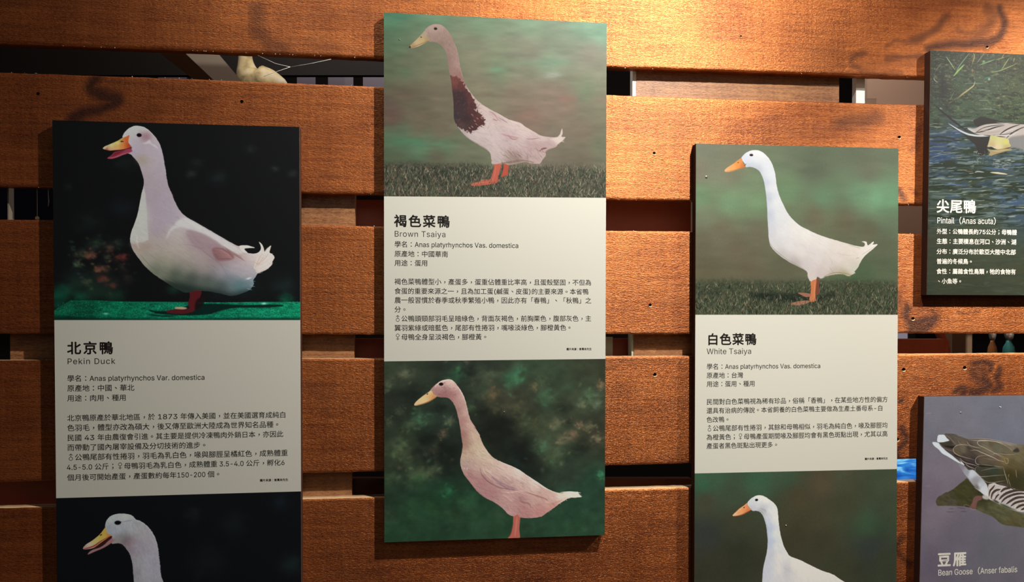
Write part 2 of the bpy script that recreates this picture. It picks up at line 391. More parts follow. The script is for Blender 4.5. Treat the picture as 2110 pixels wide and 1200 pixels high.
    cv.poly([(1060, 870), (1100, 850), (1160, 870), (1180, 900), (1150, 935), (1090, 930), (1040, 900)], (164, 154, 158), soft=8, a=.5)
    cv.line([(780, 745), (860, 760), (930, 810), (985, 850), (1020, 900), (1040, 950)], 5, (120, 108, 110), .5)
    cv.poly([(1100, 757), (1140, 753), (1187, 766), (1150, 768), (1128, 774), (1145, 793), (1120, 790)], (206, 198, 190), soft=.6)
    for q in ([(1215, 738), (1232, 765), (1236, 800)], [(1276, 760), (1255, 790), (1225, 830)], [(1284, 800), (1250, 830), (1210, 850)], [(1294, 822), (1255, 850), (1200, 875)], [(1280, 860), (1240, 880), (1195, 895)]):
        feather(cv, q, 7, (216, 206, 194), .7)
    for q in ([(1262, 800), (1235, 845), (1190, 880)], [(1272, 818), (1240, 850), (1200, 880)], [(1225, 800), (1205, 840), (1185, 880)]): feather(cv, q, 3, (168, 138, 120), .5)
    cv.poly([(1195, 830), (1216, 795), (1224, 775), (1220, 752), (1211, 732), (1227, 746), (1236, 766), (1240, 788), (1256, 768), (1279, 753), (1274, 775), (1264, 797), (1270, 806), (1292, 798), (1279, 811), (1299, 819), (1290, 838), (1283, 850), (1287, 858), (1262, 882), (1232, 898), (1200, 908), (1180, 880)], (196, 184, 176), smooth=False, soft=1.0, a=.8)
    for q in ([(1215, 740), (1234, 770), (1238, 800)], [(1270, 765), (1250, 795), (1222, 830)], [(1284, 806), (1250, 832), (1210, 856)], [(1290, 826), (1255, 853), (1205, 878)]): cv.line(q, 5, (222, 212, 202), .6)
    for q in ([(1262, 800), (1235, 835), (1195, 870)], [(1225, 800), (1205, 840), (1188, 880)], [(1245, 800), (1220, 840), (1200, 860)]): cv.line(q, 4, (172, 138, 118), .5)
    cv.blob(1152, 938, 14, 5, (210, 214, 214), .8, ang=-.3)
    cv.modulate(m, .03, 12, 3, ang=.45, seed=12)
    cv.feathers(m, 500, .55, 16, 1.6, .35, 4, (480, 580, 1300, 1040))
    cv.feathers(m, 260, 1.3, 12, 1.4, .3, 5, (440, 90, 780, 580), lo=.9, hi=1.06)
    cv.fringe([(682, 310), (692, 375), (722, 465), (745, 520)], 26, 9, 2.2, 1.0)
    cv.fringe([(1285, 850), (1255, 888), (1205, 910)], 10, 14, 3, .2)
    # fade of the belly into the dark
    shade = cv.mask([(640, 960), (760, 960), (860, 985), (960, 1000), (1060, 1020), (1160, 1000), (1200, 1060), (620, 1060)], soft=9) * .75
    cv.paint(shade * m, (20, 30, 28))
    cv.line([(540, 800), (600, 868), (680, 930), (740, 962)], 5, (92, 110, 80), .5)
    for q in ([(1160, 950), (1190, 955)], [(1158, 975), (1188, 985)], [(1140, 995), (1172, 1002)]): cv.line(q, 5, (120, 150, 150), .6, smooth=False)
    # head detail
    cv.crop(200, 250, 8.0)
    cv.poly([(690, 180), (760, 195), (850, 190), (890, 240), (870, 300), (800, 320), (740, 300), (725, 240)], (140, 104, 112), soft=7, a=.75)
    cv.poly([(745, 365), (800, 350), (860, 310), (880, 318), (910, 370), (960, 390), (1010, 450), (1000, 455), (930, 410), (870, 370), (800, 378)], (190, 186, 190), soft=1.5, a=.8)
    cv.poly([(640, 600), (720, 560), (800, 600), (830, 680), (760, 720), (690, 680)], (150, 136, 112), soft=9, a=.55)
    cv.line([(640, 80), (750, 95), (830, 140), (905, 205), (1000, 300), (1055, 400), (1090, 500), (1112, 620), (1130, 740), (1150, 900), (1165, 1000)], 9, (196, 198, 194), .5, clip=m)
    cv.dot(694, 228, 38, 30, (12, 8, 12))
    cv.poly([(172, 606), (240, 560), (290, 508), (380, 482), (480, 455), (565, 430), (575, 480), (590, 492), (550, 515), (480, 545), (420, 562), (330, 600), (240, 622), (180, 618)], (140, 58, 74), soft=.8)
    cv.poly([(200, 596), (250, 565), (290, 515), (380, 488), (470, 466), (400, 520), (300, 575)], (104, 28, 40), soft=2, a=.85)
    cv.line([(180, 606), (260, 600), (360, 570), (460, 530), (540, 505)], 10, (180, 100, 118), .8)
    cv.poly([(290, 500), (300, 478), (380, 465), (480, 445), (560, 425), (570, 440), (480, 458), (380, 482)], (40, 12, 20), soft=1.5)
    bill = cv.mask([(535, 232), (500, 245), (460, 262), (410, 280), (350, 318), (280, 350), (200, 385), (130, 415), (97, 446), (112, 462), (160, 474), (210, 485), (290, 478), (390, 468), (480, 452), (562, 424), (545, 390), (520, 350), (524, 290)])
    cv.paint(bill, cv.field([(130, 430, (196, 184, 150)), (230, 390, (188, 190, 128)), (330, 350, (198, 188, 110)), (200, 440, (190, 160, 110)), (320, 420, (206, 156, 92)), (420, 400, (204, 128, 68)), (500, 300, (190, 92, 44)), (470, 400, (186, 92, 48)), (520, 400, (160, 66, 40)), (160, 470, (130, 50, 50)), (380, 300, (176, 150, 80))], 1.8, 20))
    cv.line([(110, 458), (180, 462), (260, 462), (340, 440), (300, 462), (380, 466), (470, 440)], 9, (214, 150, 118), .75)
    cv.line([(110, 466), (200, 484), (290, 478), (400, 466), (500, 448)], 6, (120, 40, 36), .8)
    cv.dot(412, 332, 26, 10, (70, 30, 20), ang=-.1)
    cv.line([(380, 318), (430, 300), (470, 285)], 8, (150, 84, 40), .6)

def art_pekin_bottom(cv):
    cv.crop(110, 1010, 4.0577)
    cv.img[:] = np.array((9, 10, 12)) / 255.0
    for (x, y, r, c) in [(1170, 200, 60, (16, 20, 22)), (1500, 300, 90, (14, 18, 20)), (2000, 620, 80, (18, 26, 26)), (1300, 600, 120, (14, 18, 18)), (1900, 100, 60, (14, 20, 24))]:
        cv.blob(x, y, r, r, c, .9, warp=1)
    m = cv.mask([(435, 315), (440, 270), (465, 230), (510, 205), (560, 198), (620, 202), (660, 215), (690, 245), (730, 260), (780, 295), (815, 335), (840, 375), (860, 420), (875, 480), (885, 560), (893, 630), (899, 700), (925, 780), (985, 880), (1100, 980), (1300, 1100), (1300, 1500), (500, 1500), (560, 1100), (640, 900), (672, 780), (668, 700), (662, 620), (640, 540), (600, 480), (570, 452), (530, 447), (490, 450), (495, 420), (482, 388), (450, 365)], jit=.6)
    cv.paint(m, cv.field([(480, 240, (146, 152, 154)), (600, 215, (154, 156, 156)), (540, 330, (142, 146, 150)), (640, 320, (142, 144, 146)), (480, 330, (130, 134, 140)), (580, 400, (108, 106, 106)), (540, 425, (122, 116, 112)), (620, 440, (118, 100, 104)), (700, 330, (140, 138, 138)), (780, 380, (140, 136, 140)), (700, 480, (134, 126, 134)), (640, 500, (122, 112, 118)), (820, 480, (138, 134, 140)),
                         (700, 600, (132, 130, 132)), (780, 600, (142, 138, 144)), (860, 620, (136, 132, 140)), (760, 690, (140, 138, 142)), (700, 690, (124, 120, 124)), (800, 900, (140, 136, 140))], 1.7, 30))
    cv.modulate(m, .06, 9, 4, ang=1.2, seed=21)
    cv.feathers(m, 320, 1.2, 20, 2.2, .35, 45, lo=.86, hi=1.08)
    cv.fringe([(660, 215), (780, 295), (840, 375), (875, 480), (893, 630), (899, 700)], 60, 9, 2.6, .8)
    cv.poly([(570, 430), (610, 400), (660, 400), (620, 430), (600, 470)], (94, 84, 88), soft=6, a=.6)
    cv.line([(440, 262), (480, 222), (560, 200), (640, 208), (690, 246), (760, 284), (812, 338), (850, 410), (874, 480), (890, 600), (896, 700)], 7, (164, 166, 168), .45, clip=m)
    cv.line([(570, 268), (620, 258), (660, 252)], 12, (112, 112, 116), .5)
    cv.dot(538, 273, 25, 17, (6, 5, 6)); cv.line([(560, 270), (572, 264)], 4, (10, 8, 8), .9, smooth=False)
    cv.poly([(487, 385), (494, 412), (512, 415), (500, 432), (460, 462), (410, 490), (350, 515), (290, 541), (300, 520), (330, 500), (390, 480), (440, 445)], (128, 92, 90), soft=.8)
    cv.poly([(482, 384), (440, 412), (380, 460), (330, 492), (380, 478), (440, 440), (488, 402)], (48, 16, 20), soft=.8)
    b = cv.mask([(438, 312), (425, 325), (390, 370), (330, 420), (275, 455), (249, 485), (258, 497), (300, 494), (345, 480), (400, 440), (450, 405), (484, 378), (455, 365), (445, 340)])
    cv.paint(b, cv.field([(430, 340, (176, 132, 60)), (420, 390, (192, 140, 58)), (350, 420, (188, 148, 84)), (300, 455, (172, 150, 128)), (262, 484, (150, 120, 110)), (470, 378, (176, 110, 50))], 1.8, 18))
    cv.line([(252, 492), (300, 482), (350, 462), (400, 424), (470, 385)], 13, (116, 44, 46), .85)
    cv.line([(290, 474), (340, 454), (400, 418), (462, 386)], 5, (196, 140, 92), .8)
    cv.dot(398, 375, 10, 5, (60, 34, 16), ang=-.5)

def art_brown_top(cv):
    cv.crop(780, 0, 2.8571)
    bg = cv.field([(60, 90, (88, 142, 112)), (300, 90, (108, 146, 118)), (600, 120, (120, 152, 124)), (900, 140, (124, 156, 130)), (1250, 160, (112, 158, 132)), (1330, 150, (100, 156, 130)), (60, 250, (92, 124, 96)), (60, 400, (98, 112, 88)), (300, 330, (118, 124, 100)), (550, 300, (130, 134, 112)), (900, 300, (130, 134, 116)), (1250, 320, (128, 128, 112)),
                   (150, 430, (108, 120, 94)), (150, 560, (112, 100, 84)), (350, 560, (116, 108, 90)), (700, 420, (118, 138, 110)), (620, 500, (128, 124, 104)), (1000, 370, (120, 144, 120)), (1200, 520, (118, 130, 104)), (80, 650, (104, 86, 78)), (250, 700, (112, 104, 86)), (380, 760, (120, 108, 92)), (800, 560, (128, 118, 102)), (1000, 560, (130, 116, 102)), (1100, 600, (132, 112, 98)),
                   (1250, 640, (118, 118, 96)), (900, 680, (134, 112, 100)), (1200, 780, (122, 112, 96)), (120, 830, (84, 128, 98)), (250, 860, (94, 136, 106)), (400, 860, (98, 130, 100)), (500, 920, (112, 118, 96)), (100, 910, (96, 112, 86)), (1200, 900, (112, 106, 90)), (1050, 900, (118, 112, 98)), (1300, 860, (112, 120, 96)), (350, 930, (106, 104, 86))], 1.5, 40)
    cv.img[:] = bg
    for (x, y, rx, ry, c, a) in [(140, 95, 70, 16, (70, 142, 116), .6), (450, 200, 60, 16, (128, 142, 120), .5), (540, 270, 50, 12, (118, 146, 120), .5), (1110, 250, 70, 14, (120, 134, 110), .5), (1050, 365, 90, 18, (112, 152, 126), .6), (880, 370, 70, 14, (110, 146, 118), .5), (1200, 355, 60, 14, (132, 134, 118), .5),
                                 (1030, 440, 46, 15, (152, 162, 152), .85), (700, 410, 36, 14, (104, 150, 118), .7), (150, 425, 40, 22, (92, 130, 98), .6), (1100, 580, 50, 16, (144, 110, 98), .6), (850, 690, 60, 18, (144, 110, 98), .5), (1320, 590, 30, 16, (140, 110, 96), .5), (1230, 530, 40, 60, (110, 136, 104), .5),
                                 (190, 840, 90, 24, (82, 140, 106), .6), (110, 780, 50, 30, (96, 110, 88), .5), (360, 850, 50, 20, (96, 138, 108), .6), (230, 780, 50, 30, (118, 104, 86), .5), (180, 610, 120, 20, (94, 96, 80), .5), (160, 520, 70, 16, (100, 108, 86), .4), (1250, 750, 80, 20, (112, 108, 88), .5), (1180, 420, 80, 16, (118, 128, 108), .5),
                                 (330, 440, 60, 18, (120, 116, 94), .5), (760, 240, 80, 14, (134, 136, 116), .5), (1000, 200, 90, 16, (122, 148, 122), .5), (1130, 700, 60, 18, (126, 118, 98), .5), (620, 560, 40, 14, (124, 112, 94), .5), (80, 700, 40, 40, (112, 84, 76), .6), (300, 690, 70, 24, (110, 96, 80), .5)]:
        cv.blob(x, y, rx, ry, c, a, warp=1.4, seed=int(x + y))
    cv.modulate(1.0, .10, 70, 20, seed=31)
    cv.modulate(1.0, .025, 2, 2, seed=32)
    g = cv.mask([(0, 965), (200, 950), (350, 968), (520, 958), (660, 985), (860, 985), (1060, 985), (1345, 1000), (1400, 1200), (0, 1200)], smooth=False, soft=8)
    cv.paint(g, (78, 82, 68), .95); cv.modulate(g, .35, 8, 5, seed=33)
    cv.blob(430, 1020, 170, 30, (34, 46, 38), .5, warp=1); cv.blob(700, 1100, 260, 26, (60, 74, 56), .5, warp=1)
    cv.grass(968, 1175, 20, 1350, 3300, GRASS, 5, 30, 2.6, 40)
    # legs
    cv.poly([(738, 960), (765, 965), (764, 1000), (760, 1030), (740, 1036), (722, 1044), (730, 1015), (735, 990)], (196, 84, 66), soft=.5)
    cv.poly([(686, 955), (722, 958), (718, 990), (710, 1020), (702, 1050), (712, 1060), (690, 1080), (660, 1085), (610, 1092), (560, 1096), (545, 1084), (600, 1066), (655, 1056), (668, 1030), (678, 995)], (206, 100, 80), soft=.5)
    cv.line([(560, 1084), (610, 1074), (660, 1068)], 5, (226, 140, 120), .7); cv.line([(600, 1060), (650, 1058)], 7, (214, 120, 100), .8, smooth=False); cv.line([(690, 970), (684, 1020), (674, 1060)], 4, (228, 134, 112), .6)
    rg = random.Random(2)
    for i in range(120):
        x = rg.uniform(530, 780); y = rg.uniform(1062, 1110)
        cv.line([(x, y), (x + rg.gauss(0, 6), y - rg.uniform(8, 22))], 2.2, rg.choice(GRASS), .7, smooth=False)
    body = [(272, 183), (290, 160), (315, 146), (345, 142), (375, 150), (400, 172), (425, 205), (445, 250), (460, 290), (472, 340), (480, 390), (490, 430), (503, 475), (523, 515), (550, 555), (590, 600), (650, 640), (710, 672), (770, 705), (830, 722), (870, 750), (920, 778), (960, 800), (1020, 808), (1052, 806), (1068, 790), (1080, 757), (1084, 785), (1078, 805), (1101, 808), (1080, 830), (1055, 852), (1040, 868), (1000, 880),
            (982, 895), (985, 915), (965, 942), (948, 964), (900, 962), (860, 955), (800, 968), (770, 972), (735, 962), (725, 950), (720, 962), (670, 966), (664, 940), (658, 905), (640, 885), (600, 860), (550, 830), (510, 800), (480, 765), (455, 730), (443, 690), (442, 640), (440, 590), (434, 540), (428, 480), (418, 430), (410, 380), (402, 330), (387, 290), (362, 262), (330, 248), (300, 245), (285, 215)]
    m = cv.mask(body, jit=.5)
    cv.paint(m, cv.field([(310, 165, (182, 162, 154)), (350, 152, (186, 166, 156)), (300, 220, (160, 138, 130)), (340, 220, (158, 134, 126)), (390, 200, (162, 138, 130)), (370, 250, (140, 118, 108)), (420, 260, (156, 132, 124)), (440, 320, (164, 138, 132)), (415, 340, (140, 112, 106)), (460, 380, (176, 148, 146)), (430, 400, (148, 116, 110)), (480, 440, (150, 110, 104)),
                         (550, 570, (196, 176, 174)), (620, 640, (206, 190, 190)), (700, 690, (204, 184, 186)), (780, 740, (212, 196, 198)), (860, 780, (214, 198, 200)), (960, 820, (212, 196, 198)), (1060, 820, (214, 200, 200)), (620, 740, (208, 196, 198)), (560, 800, (204, 192, 198)), (680, 800, (210, 194, 200)), (760, 800, (196, 176, 184)), (620, 860, (198, 184, 190)), (700, 880, (206, 190, 194)), (700, 940, (196, 182, 184)),
                         (820, 850, (204, 186, 192)), (800, 930, (150, 130, 124)), (880, 920, (190, 170, 170)), (900, 870, (186, 160, 164)), (960, 900, (196, 178, 176)), (960, 860, (170, 142, 146)), (1010, 860, (184, 160, 164)), (480, 760, (180, 164, 168))], 1.7, 34))
    brown = cv.mask([(422, 440), (440, 452), (462, 450), (490, 478), (505, 500), (520, 525), (545, 562), (560, 590), (578, 622), (572, 650), (600, 664), (612, 690), (632, 716), (612, 742), (590, 744), (580, 762), (556, 770), (540, 788), (520, 772), (500, 762), (478, 752), (455, 728), (440, 690), (438, 640), (436, 590), (430, 540), (424, 480)], jit=1.4)
    brown = cv.ragged(brown, 5, 7, .55, 71, 5.0)
    cv.paint(brown * m, cv.field([(450, 480, (118, 66, 60)), (480, 500, (96, 48, 46)), (470, 560, (58, 38, 44)), (500, 600, (56, 38, 46)), (540, 580, (92, 46, 46)), (470, 680, (58, 44, 52)), (520, 700, (56, 38, 42)), (560, 660, (78, 42, 42)), (590, 700, (96, 48, 48)), (560, 740, (74, 44, 44)), (490, 740, (78, 56, 60)), (600, 720, (84, 44, 44))], 1.7, 15))
    rg = random.Random(8)
    for i in range(130):
        x = rg.uniform(440, 610); y = rg.uniform(470, 770)
        if y < 470 + (x - 440) * 1.1: continue
        cv.line([(x, y), (x + rg.uniform(4, 14), y - rg.uniform(6, 18))], 2.2, rg.choice([(130, 78, 70), (40, 26, 34), (40, 26, 34), (150, 100, 92)]), .5 * m[min(cv.h - 1, max(0, int(cv.c((x, y))[1]))), min(cv.w - 1, max(0, int(cv.c((x, y))[0])))], smooth=False)
    for (x, y) in [(560, 640), (575, 690), (560, 705), (545, 740), (530, 748), (590, 655), (600, 690), (520, 766), (480, 760), (570, 725), (545, 670)]:
        cv.line([(x, y), (x + 12, y + 12)], 5, (206, 180, 172), .7, smooth=False)
    for q, w, c, a in [([(650, 655), (680, 672), (705, 710)], 7, (170, 126, 122), .7), ([(700, 690), (730, 705), (760, 725)], 6, (150, 130, 146), .7), ([(670, 700), (700, 712)], 5, (140, 96, 92), .7), ([(720, 785), (760, 800), (830, 812)], 9, (178, 138, 140), .7), ([(760, 795), (790, 820), (820, 815)], 7, (168, 120, 122), .7), ([(868, 818), (905, 818), (945, 812)], 4, (150, 106, 98), .8),
                       ([(755, 880), (775, 900), (790, 918)], 5, (128, 98, 88), .7), ([(785, 890), (800, 910), (812, 925)], 5, (132, 102, 92), .7), ([(725, 912), (750, 918), (770, 935)], 6, (140, 112, 100), .6), ([(945, 892), (965, 876), (990, 872)], 10, (124, 76, 76), .85), ([(990, 884), (1030, 866), (1050, 852)], 6, (184, 150, 142), .6),
                       ([(700, 965), (770, 955), (850, 945), (920, 958)], 12, (118, 98, 84), .55), ([(800, 840), (820, 880), (815, 930)], 5, (186, 164, 168), .5), ([(850, 830), (900, 850), (960, 870)], 8, (188, 160, 166), .5), ([(600, 590), (650, 625), (720, 680), (780, 708), (870, 755), (960, 800)], 7, (224, 208, 206), .6),
                       ([(480, 775), (540, 820), (620, 868), (655, 900)], 6, (150, 136, 130), .5), ([(650, 740), (640, 760)], 4, (168, 130, 130), .5), ([(445, 255), (462, 300), (474, 350), (486, 420), (500, 470)], 5, (190, 164, 160), .7)]:
        cv.line(q, w, c, a, clip=m)
    cv.modulate(m, .04, 12, 3, ang=.5, seed=35)
    cv.feathers(m, 700, .5, 15, 1.7, .4, 14, (460, 560, 1100, 970))
    cv.feathers(m, 260, 1.2, 10, 1.5, .4, 15, (290, 140, 520, 470))
    cv.feathers(m, 120, .9, 18, 2.2, .5, 16, (700, 850, 960, 970), lo=.72, hi=1.1)
    cv.fringe([(660, 940), (700, 962), (730, 960), (800, 968), (900, 962), (950, 962)], 30, 14, 2.4, .9)
    cv.fringe([(1101, 808), (1055, 852), (985, 890), (982, 925)], 20, 14, 2.4, .3)
    for k in range(7): cv.line([(1000 + k * 8, 820 + k * 4), (1040 + k * 6, 815 + k * 3), (1085 + k * 1.5, 808 + k * 5)], 4, (226, 214, 210), .5)
    # bill
    b = cv.mask([(272, 183), (255, 200), (225, 232), (192, 262), (181, 276), (190, 284), (225, 278), (258, 263), (285, 247), (300, 237), (284, 212), (288, 195)])
    cv.paint(b, cv.field([(195, 272, (176, 150, 110)), (230, 250, (198, 176, 136)), (260, 235, (196, 172, 120)), (270, 205, (176, 160, 140)), (285, 235, (172, 146, 104))], 1.8, 12))
    cv.line([(190, 280), (240, 262), (296, 238)], 3, (128, 96, 62), .8); cv.dot(184, 277, 5, 6, (46, 34, 28)); cv.dot(250, 219, 5, 3, (70, 56, 40))
    cv.dot(335, 169, 10, 7, (20, 12, 14)); cv.line([(322, 162), (335, 159), (348, 164)], 2.5, (120, 96, 88), .7)
    cv.tint((1.04, 1.0, .95), .92)

def art_brown_bottom(cv):
    cv.crop(780, 730, 3.0)
    cv.img[:] = cv.field([(100, 80, (46, 56, 44)), (500, 80, (34, 42, 36)), (1000, 80, (46, 60, 46)), (1350, 100, (44, 50, 38)), (100, 300, (34, 40, 34)), (400, 400, (36, 48, 40)), (800, 300, (52, 54, 44)), (1200, 300, (50, 60, 46)), (1350, 500, (46, 48, 38)), (740, 440, (24, 28, 24)), (900, 640, (24, 28, 25)), (380, 600, (26, 32, 28)), (120, 600, (44, 54, 42)),
                          (1150, 700, (40, 52, 42)), (1350, 800, (34, 60, 46)), (100, 900, (34, 52, 40)), (400, 900, (28, 52, 38)), (700, 1000, (30, 56, 40)), (1200, 1000, (30, 56, 42)), (600, 1100, (34, 62, 46)), (1300, 1100, (38, 66, 48)), (100, 1100, (36, 64, 46)), (1060, 540, (56, 66, 50))], 1.5, 40)
    B = [(160, 130, 40, (92, 98, 78)), (60, 180, 34, (84, 92, 72)), (260, 400, 44, (62, 104, 76)), (190, 440, 36, (76, 98, 72)), (440, 415, 30, (92, 104, 82)), (850, 130, 50, (58, 124, 86)), (800, 170, 46, (48, 96, 68)), (650, 150, 70, (72, 86, 66)), (480, 130, 50, (50, 100, 72)), (130, 580, 54, (86, 106, 76)), (180, 660, 34, (72, 84, 62)),
         (240, 745, 50, (88, 104, 76)), (325, 725, 46, (92, 106, 78)), (330, 600, 46, (64, 70, 56)), (400, 490, 26, (112, 100, 78)), (430, 850, 34, (40, 112, 76)), (560, 900, 60, (42, 82, 56)), (250, 970, 140, (40, 76, 52)), (60, 420, 24, (80, 88, 66)), (700, 255, 34, (106, 88, 62)), (860, 330, 46, (78, 82, 58)), (960, 205, 24, (112, 96, 72)),
         (1040, 260, 50, (62, 98, 70)), (1310, 260, 44, (78, 110, 82)), (1260, 310, 26, (98, 106, 82)), (1350, 310, 30, (92, 104, 82)), (1372, 190, 24, (116, 96, 76)), (1090, 430, 40, (98, 100, 78)), (1150, 520, 36, (112, 106, 84)), (1200, 500, 30, (112, 90, 70)), (1235, 435, 24, (124, 98, 82)), (1300, 450, 30, (110, 108, 82)), (1350, 520, 30, (122, 112, 88)),
         (1010, 570, 40, (66, 104, 76)), (1080, 640, 50, (76, 96, 70)), (1372, 740, 24, (52, 130, 90)), (950, 450, 50, (72, 82, 56)), (700, 1060, 160, (42, 74, 52)), (1150, 1080, 120, (42, 76, 54)), (80, 760, 40, (60, 80, 56)), (560, 330, 30, (60, 80, 58)), (880, 420, 40, (66, 72, 52)), (1000, 170, 30, (70, 84, 62)), (1180, 180, 60, (52, 66, 50)), (1140, 850, 40, (44, 72, 54)),
         (480, 1000, 60, (46, 70, 50)), (130, 350, 24, (64, 78, 60)), (320, 250, 40, (44, 66, 50)), (720, 340, 30, (68, 72, 52)), (620, 240, 40, (56, 70, 54)), (1280, 860, 60, (34, 64, 48)), (60, 1000, 40, (54, 70, 54)), (930, 1060, 50, (40, 66, 48))]
    rg = random.Random(7)
    for (x, y, r, c) in B:
        cv.blob(x, y, r * 1.1, r * .9, c, .62, warp=1.8, seed=int(x), ang=rg.uniform(-.8, .8))
        for k in range(4): cv.blob(x + rg.gauss(0, r), y + rg.gauss(0, r), r * .32, r * .2, [v * rg.uniform(.8, 1.2) for v in c], .45, warp=1.0, seed=k, ang=rg.uniform(-1.2, 1.2))
    for (x, y, r) in [(740, 450, 90), (860, 600, 80), (400, 600, 60), (300, 520, 50), (420, 700, 60), (1150, 330, 50), (1250, 580, 50), (200, 260, 60), (560, 110, 40), (380, 330, 40), (980, 740, 50), (1170, 420, 26), (640, 360, 30), (240, 600, 36)]:
        cv.blob(x, y, r, r * .8, (20, 24, 22), .55, warp=1.6, seed=r)
    cv.modulate(1.0, .16, 34, 26, seed=41); cv.modulate(1.0, .05, 2.5, 2.5, seed=42)
    cv.poly([(836, 985), (875, 990), (874, 1030), (870, 1080), (869, 1160), (790, 1160), (812, 1120), (826, 1080), (832, 1030)], (170, 92, 82), soft=.5)
    cv.line([(856, 1000), (850, 1060), (842, 1130)], 12, (190, 116, 102), .6); cv.line([(832, 1040), (820, 1100), (808, 1130)], 6, (110, 60, 52), .6)
    body = [(322, 225), (340, 200), (370, 175), (400, 160), (440, 156), (465, 168), (485, 192), (512, 230), (530, 268), (545, 320), (557, 370), (570, 410), (590, 440), (603, 465), (620, 492), (638, 540), (665, 588), (700, 632), (740, 658), (800, 683), (860, 710), (920, 750), (980, 790), (1040, 830), (1090, 852), (1130, 860), (1180, 850), (1215, 852), (1232, 852), (1240, 868), (1252, 882), (1220, 888), (1180, 890), (1145, 908), (1112, 930), (1080, 955),
            (1042, 980), (1010, 1003), (960, 1013), (910, 1015), (872, 1008), (858, 992), (835, 1004), (800, 990), (770, 958), (720, 920), (660, 890), (610, 850), (570, 800), (530, 748), (510, 700), (505, 660), (514, 612), (519, 560), (510, 500), (502, 440), (491, 388), (475, 330), (452, 290), (425, 270), (390, 268), (358, 262), (340, 245)]
    m = cv.mask(body, jit=.5)
    cv.paint(m, cv.field([(380, 180, (206, 180, 176)), (440, 165, (216, 198, 192)), (360, 220, (150, 112, 112)), (400, 215, (158, 118, 122)), (400, 250, (128, 82, 86)), (440, 240, (140, 92, 96)), (470, 260, (150, 106, 108)), (470, 200, (196, 170, 164)), (510, 260, (192, 166, 162)), (500, 320, (172, 140, 138)), (490, 340, (136, 94, 92)), (540, 350, (190, 166, 162)), (520, 420, (154, 112, 110)), (560, 430, (190, 164, 156)),
                         (525, 500, (140, 98, 96)), (580, 500, (190, 170, 154)), (530, 560, (150, 114, 104)), (600, 570, (190, 174, 154)), (550, 620, (184, 164, 146)), (640, 620, (196, 180, 164)), (540, 690, (168, 146, 144)), (600, 700, (182, 156, 150)), (560, 740, (160, 116, 120)), (640, 790, (160, 116, 122)), (700, 850, (162, 118, 124)), (700, 700, (196, 174, 166)), (780, 720, (204, 182, 176)), (860, 740, (212, 196, 192)), (960, 800, (212, 194, 190)),
                         (760, 780, (176, 146, 146)), (820, 800, (172, 140, 140)), (900, 820, (186, 158, 156)), (820, 880, (180, 144, 146)), (880, 900, (156, 116, 118)), (940, 900, (182, 150, 148)), (1000, 900, (180, 146, 142)), (820, 960, (176, 138, 140)), (900, 970, (166, 118, 120)), (1000, 960, (172, 122, 122)), (1060, 900, (190, 162, 156)), (1120, 880, (212, 194, 186)), (1200, 868, (222, 208, 198)), (1080, 940, (176, 126, 122))], 1.7, 34))
    for q, w, c, a in [([(625, 700), (640, 750), (680, 790), (740, 822), (800, 835), (850, 838)], 7, (112, 76, 92), .6), ([(690, 745), (740, 790), (800, 820), (850, 830)], 16, (128, 98, 124), .5), ([(640, 680), (655, 730), (700, 780)], 6, (206, 186, 176), .6), ([(660, 700), (690, 740), (740, 775)], 5, (200, 178, 170), .5), ([(750, 850), (800, 855), (850, 850), (900, 845)], 6, (214, 190, 182), .6),
                       ([(760, 870), (800, 890), (830, 920)], 6, (206, 178, 174), .5), ([(870, 900), (890, 915), (930, 925), (940, 950)], 10, (136, 92, 92), .6), ([(900, 850), (960, 870), (1020, 890), (1045, 905)], 7, (134, 90, 84), .6), ([(830, 790), (900, 830), (980, 870)], 5, (206, 182, 176), .5), ([(950, 790), (1010, 830), (1040, 870)], 5, (180, 148, 142), .5),
                       ([(760, 730), (850, 760), (930, 810)], 5, (220, 204, 196), .4), ([(720, 790), (790, 828), (850, 842)], 4, (90, 62, 70), .5), ([(1040, 930), (1090, 920), (1140, 900)], 8, (176, 130, 122), .5), ([(600, 450), (612, 470), (622, 495)], 5, (230, 216, 206), .9), ([(545, 715), (548, 700)], 5, (220, 204, 198), .7), ([(528, 712), (534, 700)], 4, (220, 204, 198), .6),
                       ([(700, 632), (760, 668), (850, 706), (960, 778), (1050, 838), (1130, 862)], 8, (232, 218, 212), .6), ([(480, 190), (520, 250), (545, 320), (565, 400)], 6, (220, 202, 196), .7), ([(345, 205), (380, 172), (440, 158)], 6, (224, 208, 202), .7), ([(520, 740), (580, 812), (660, 886), (760, 950)], 6, (140, 96, 98), .4)]:
        cv.line(q, w, c, a, clip=m)
    for k in range(26):
        x = rg.uniform(650, 900); y = 690 + (x - 650) * .45 + rg.uniform(0, 60)
        cv.line([(x, y), (x + 26, y + 12), (x + 44, y + 30)], 3, rg.choice([(164, 130, 126), (212, 190, 182)]), .45)
    for k in range(26):
        x = rg.uniform(350, 480); y = rg.uniform(185, 262)
        if x < 345 + (y - 185) * .3: continue
        cv.line([(x, y), (x + 10, y + 3)], 3.4, (110, 66, 72), .5 if y > 200 else .2, smooth=False)
    cv.modulate(m, .05, 12, 3, ang=.5, seed=43)
    cv.feathers(m, 900, .55, 17, 1.8, .45, 24, (500, 600, 1260, 1015), lo=.78, hi=1.12)
    cv.feathers(m, 380, 1.15, 11, 1.6, .45, 25, (330, 150, 660, 600), lo=.8, hi=1.08)
    cv.fringe([(590, 440), (604, 468), (622, 498), (634, 530)], 22, 11, 2.4, .8)
    cv.fringe([(1215, 852), (1240, 868), (1250, 884)], 12, 22, 3, .1); cv.fringe([(1180, 890), (1112, 930), (1042, 980)], 20, 14, 2.4, .4)
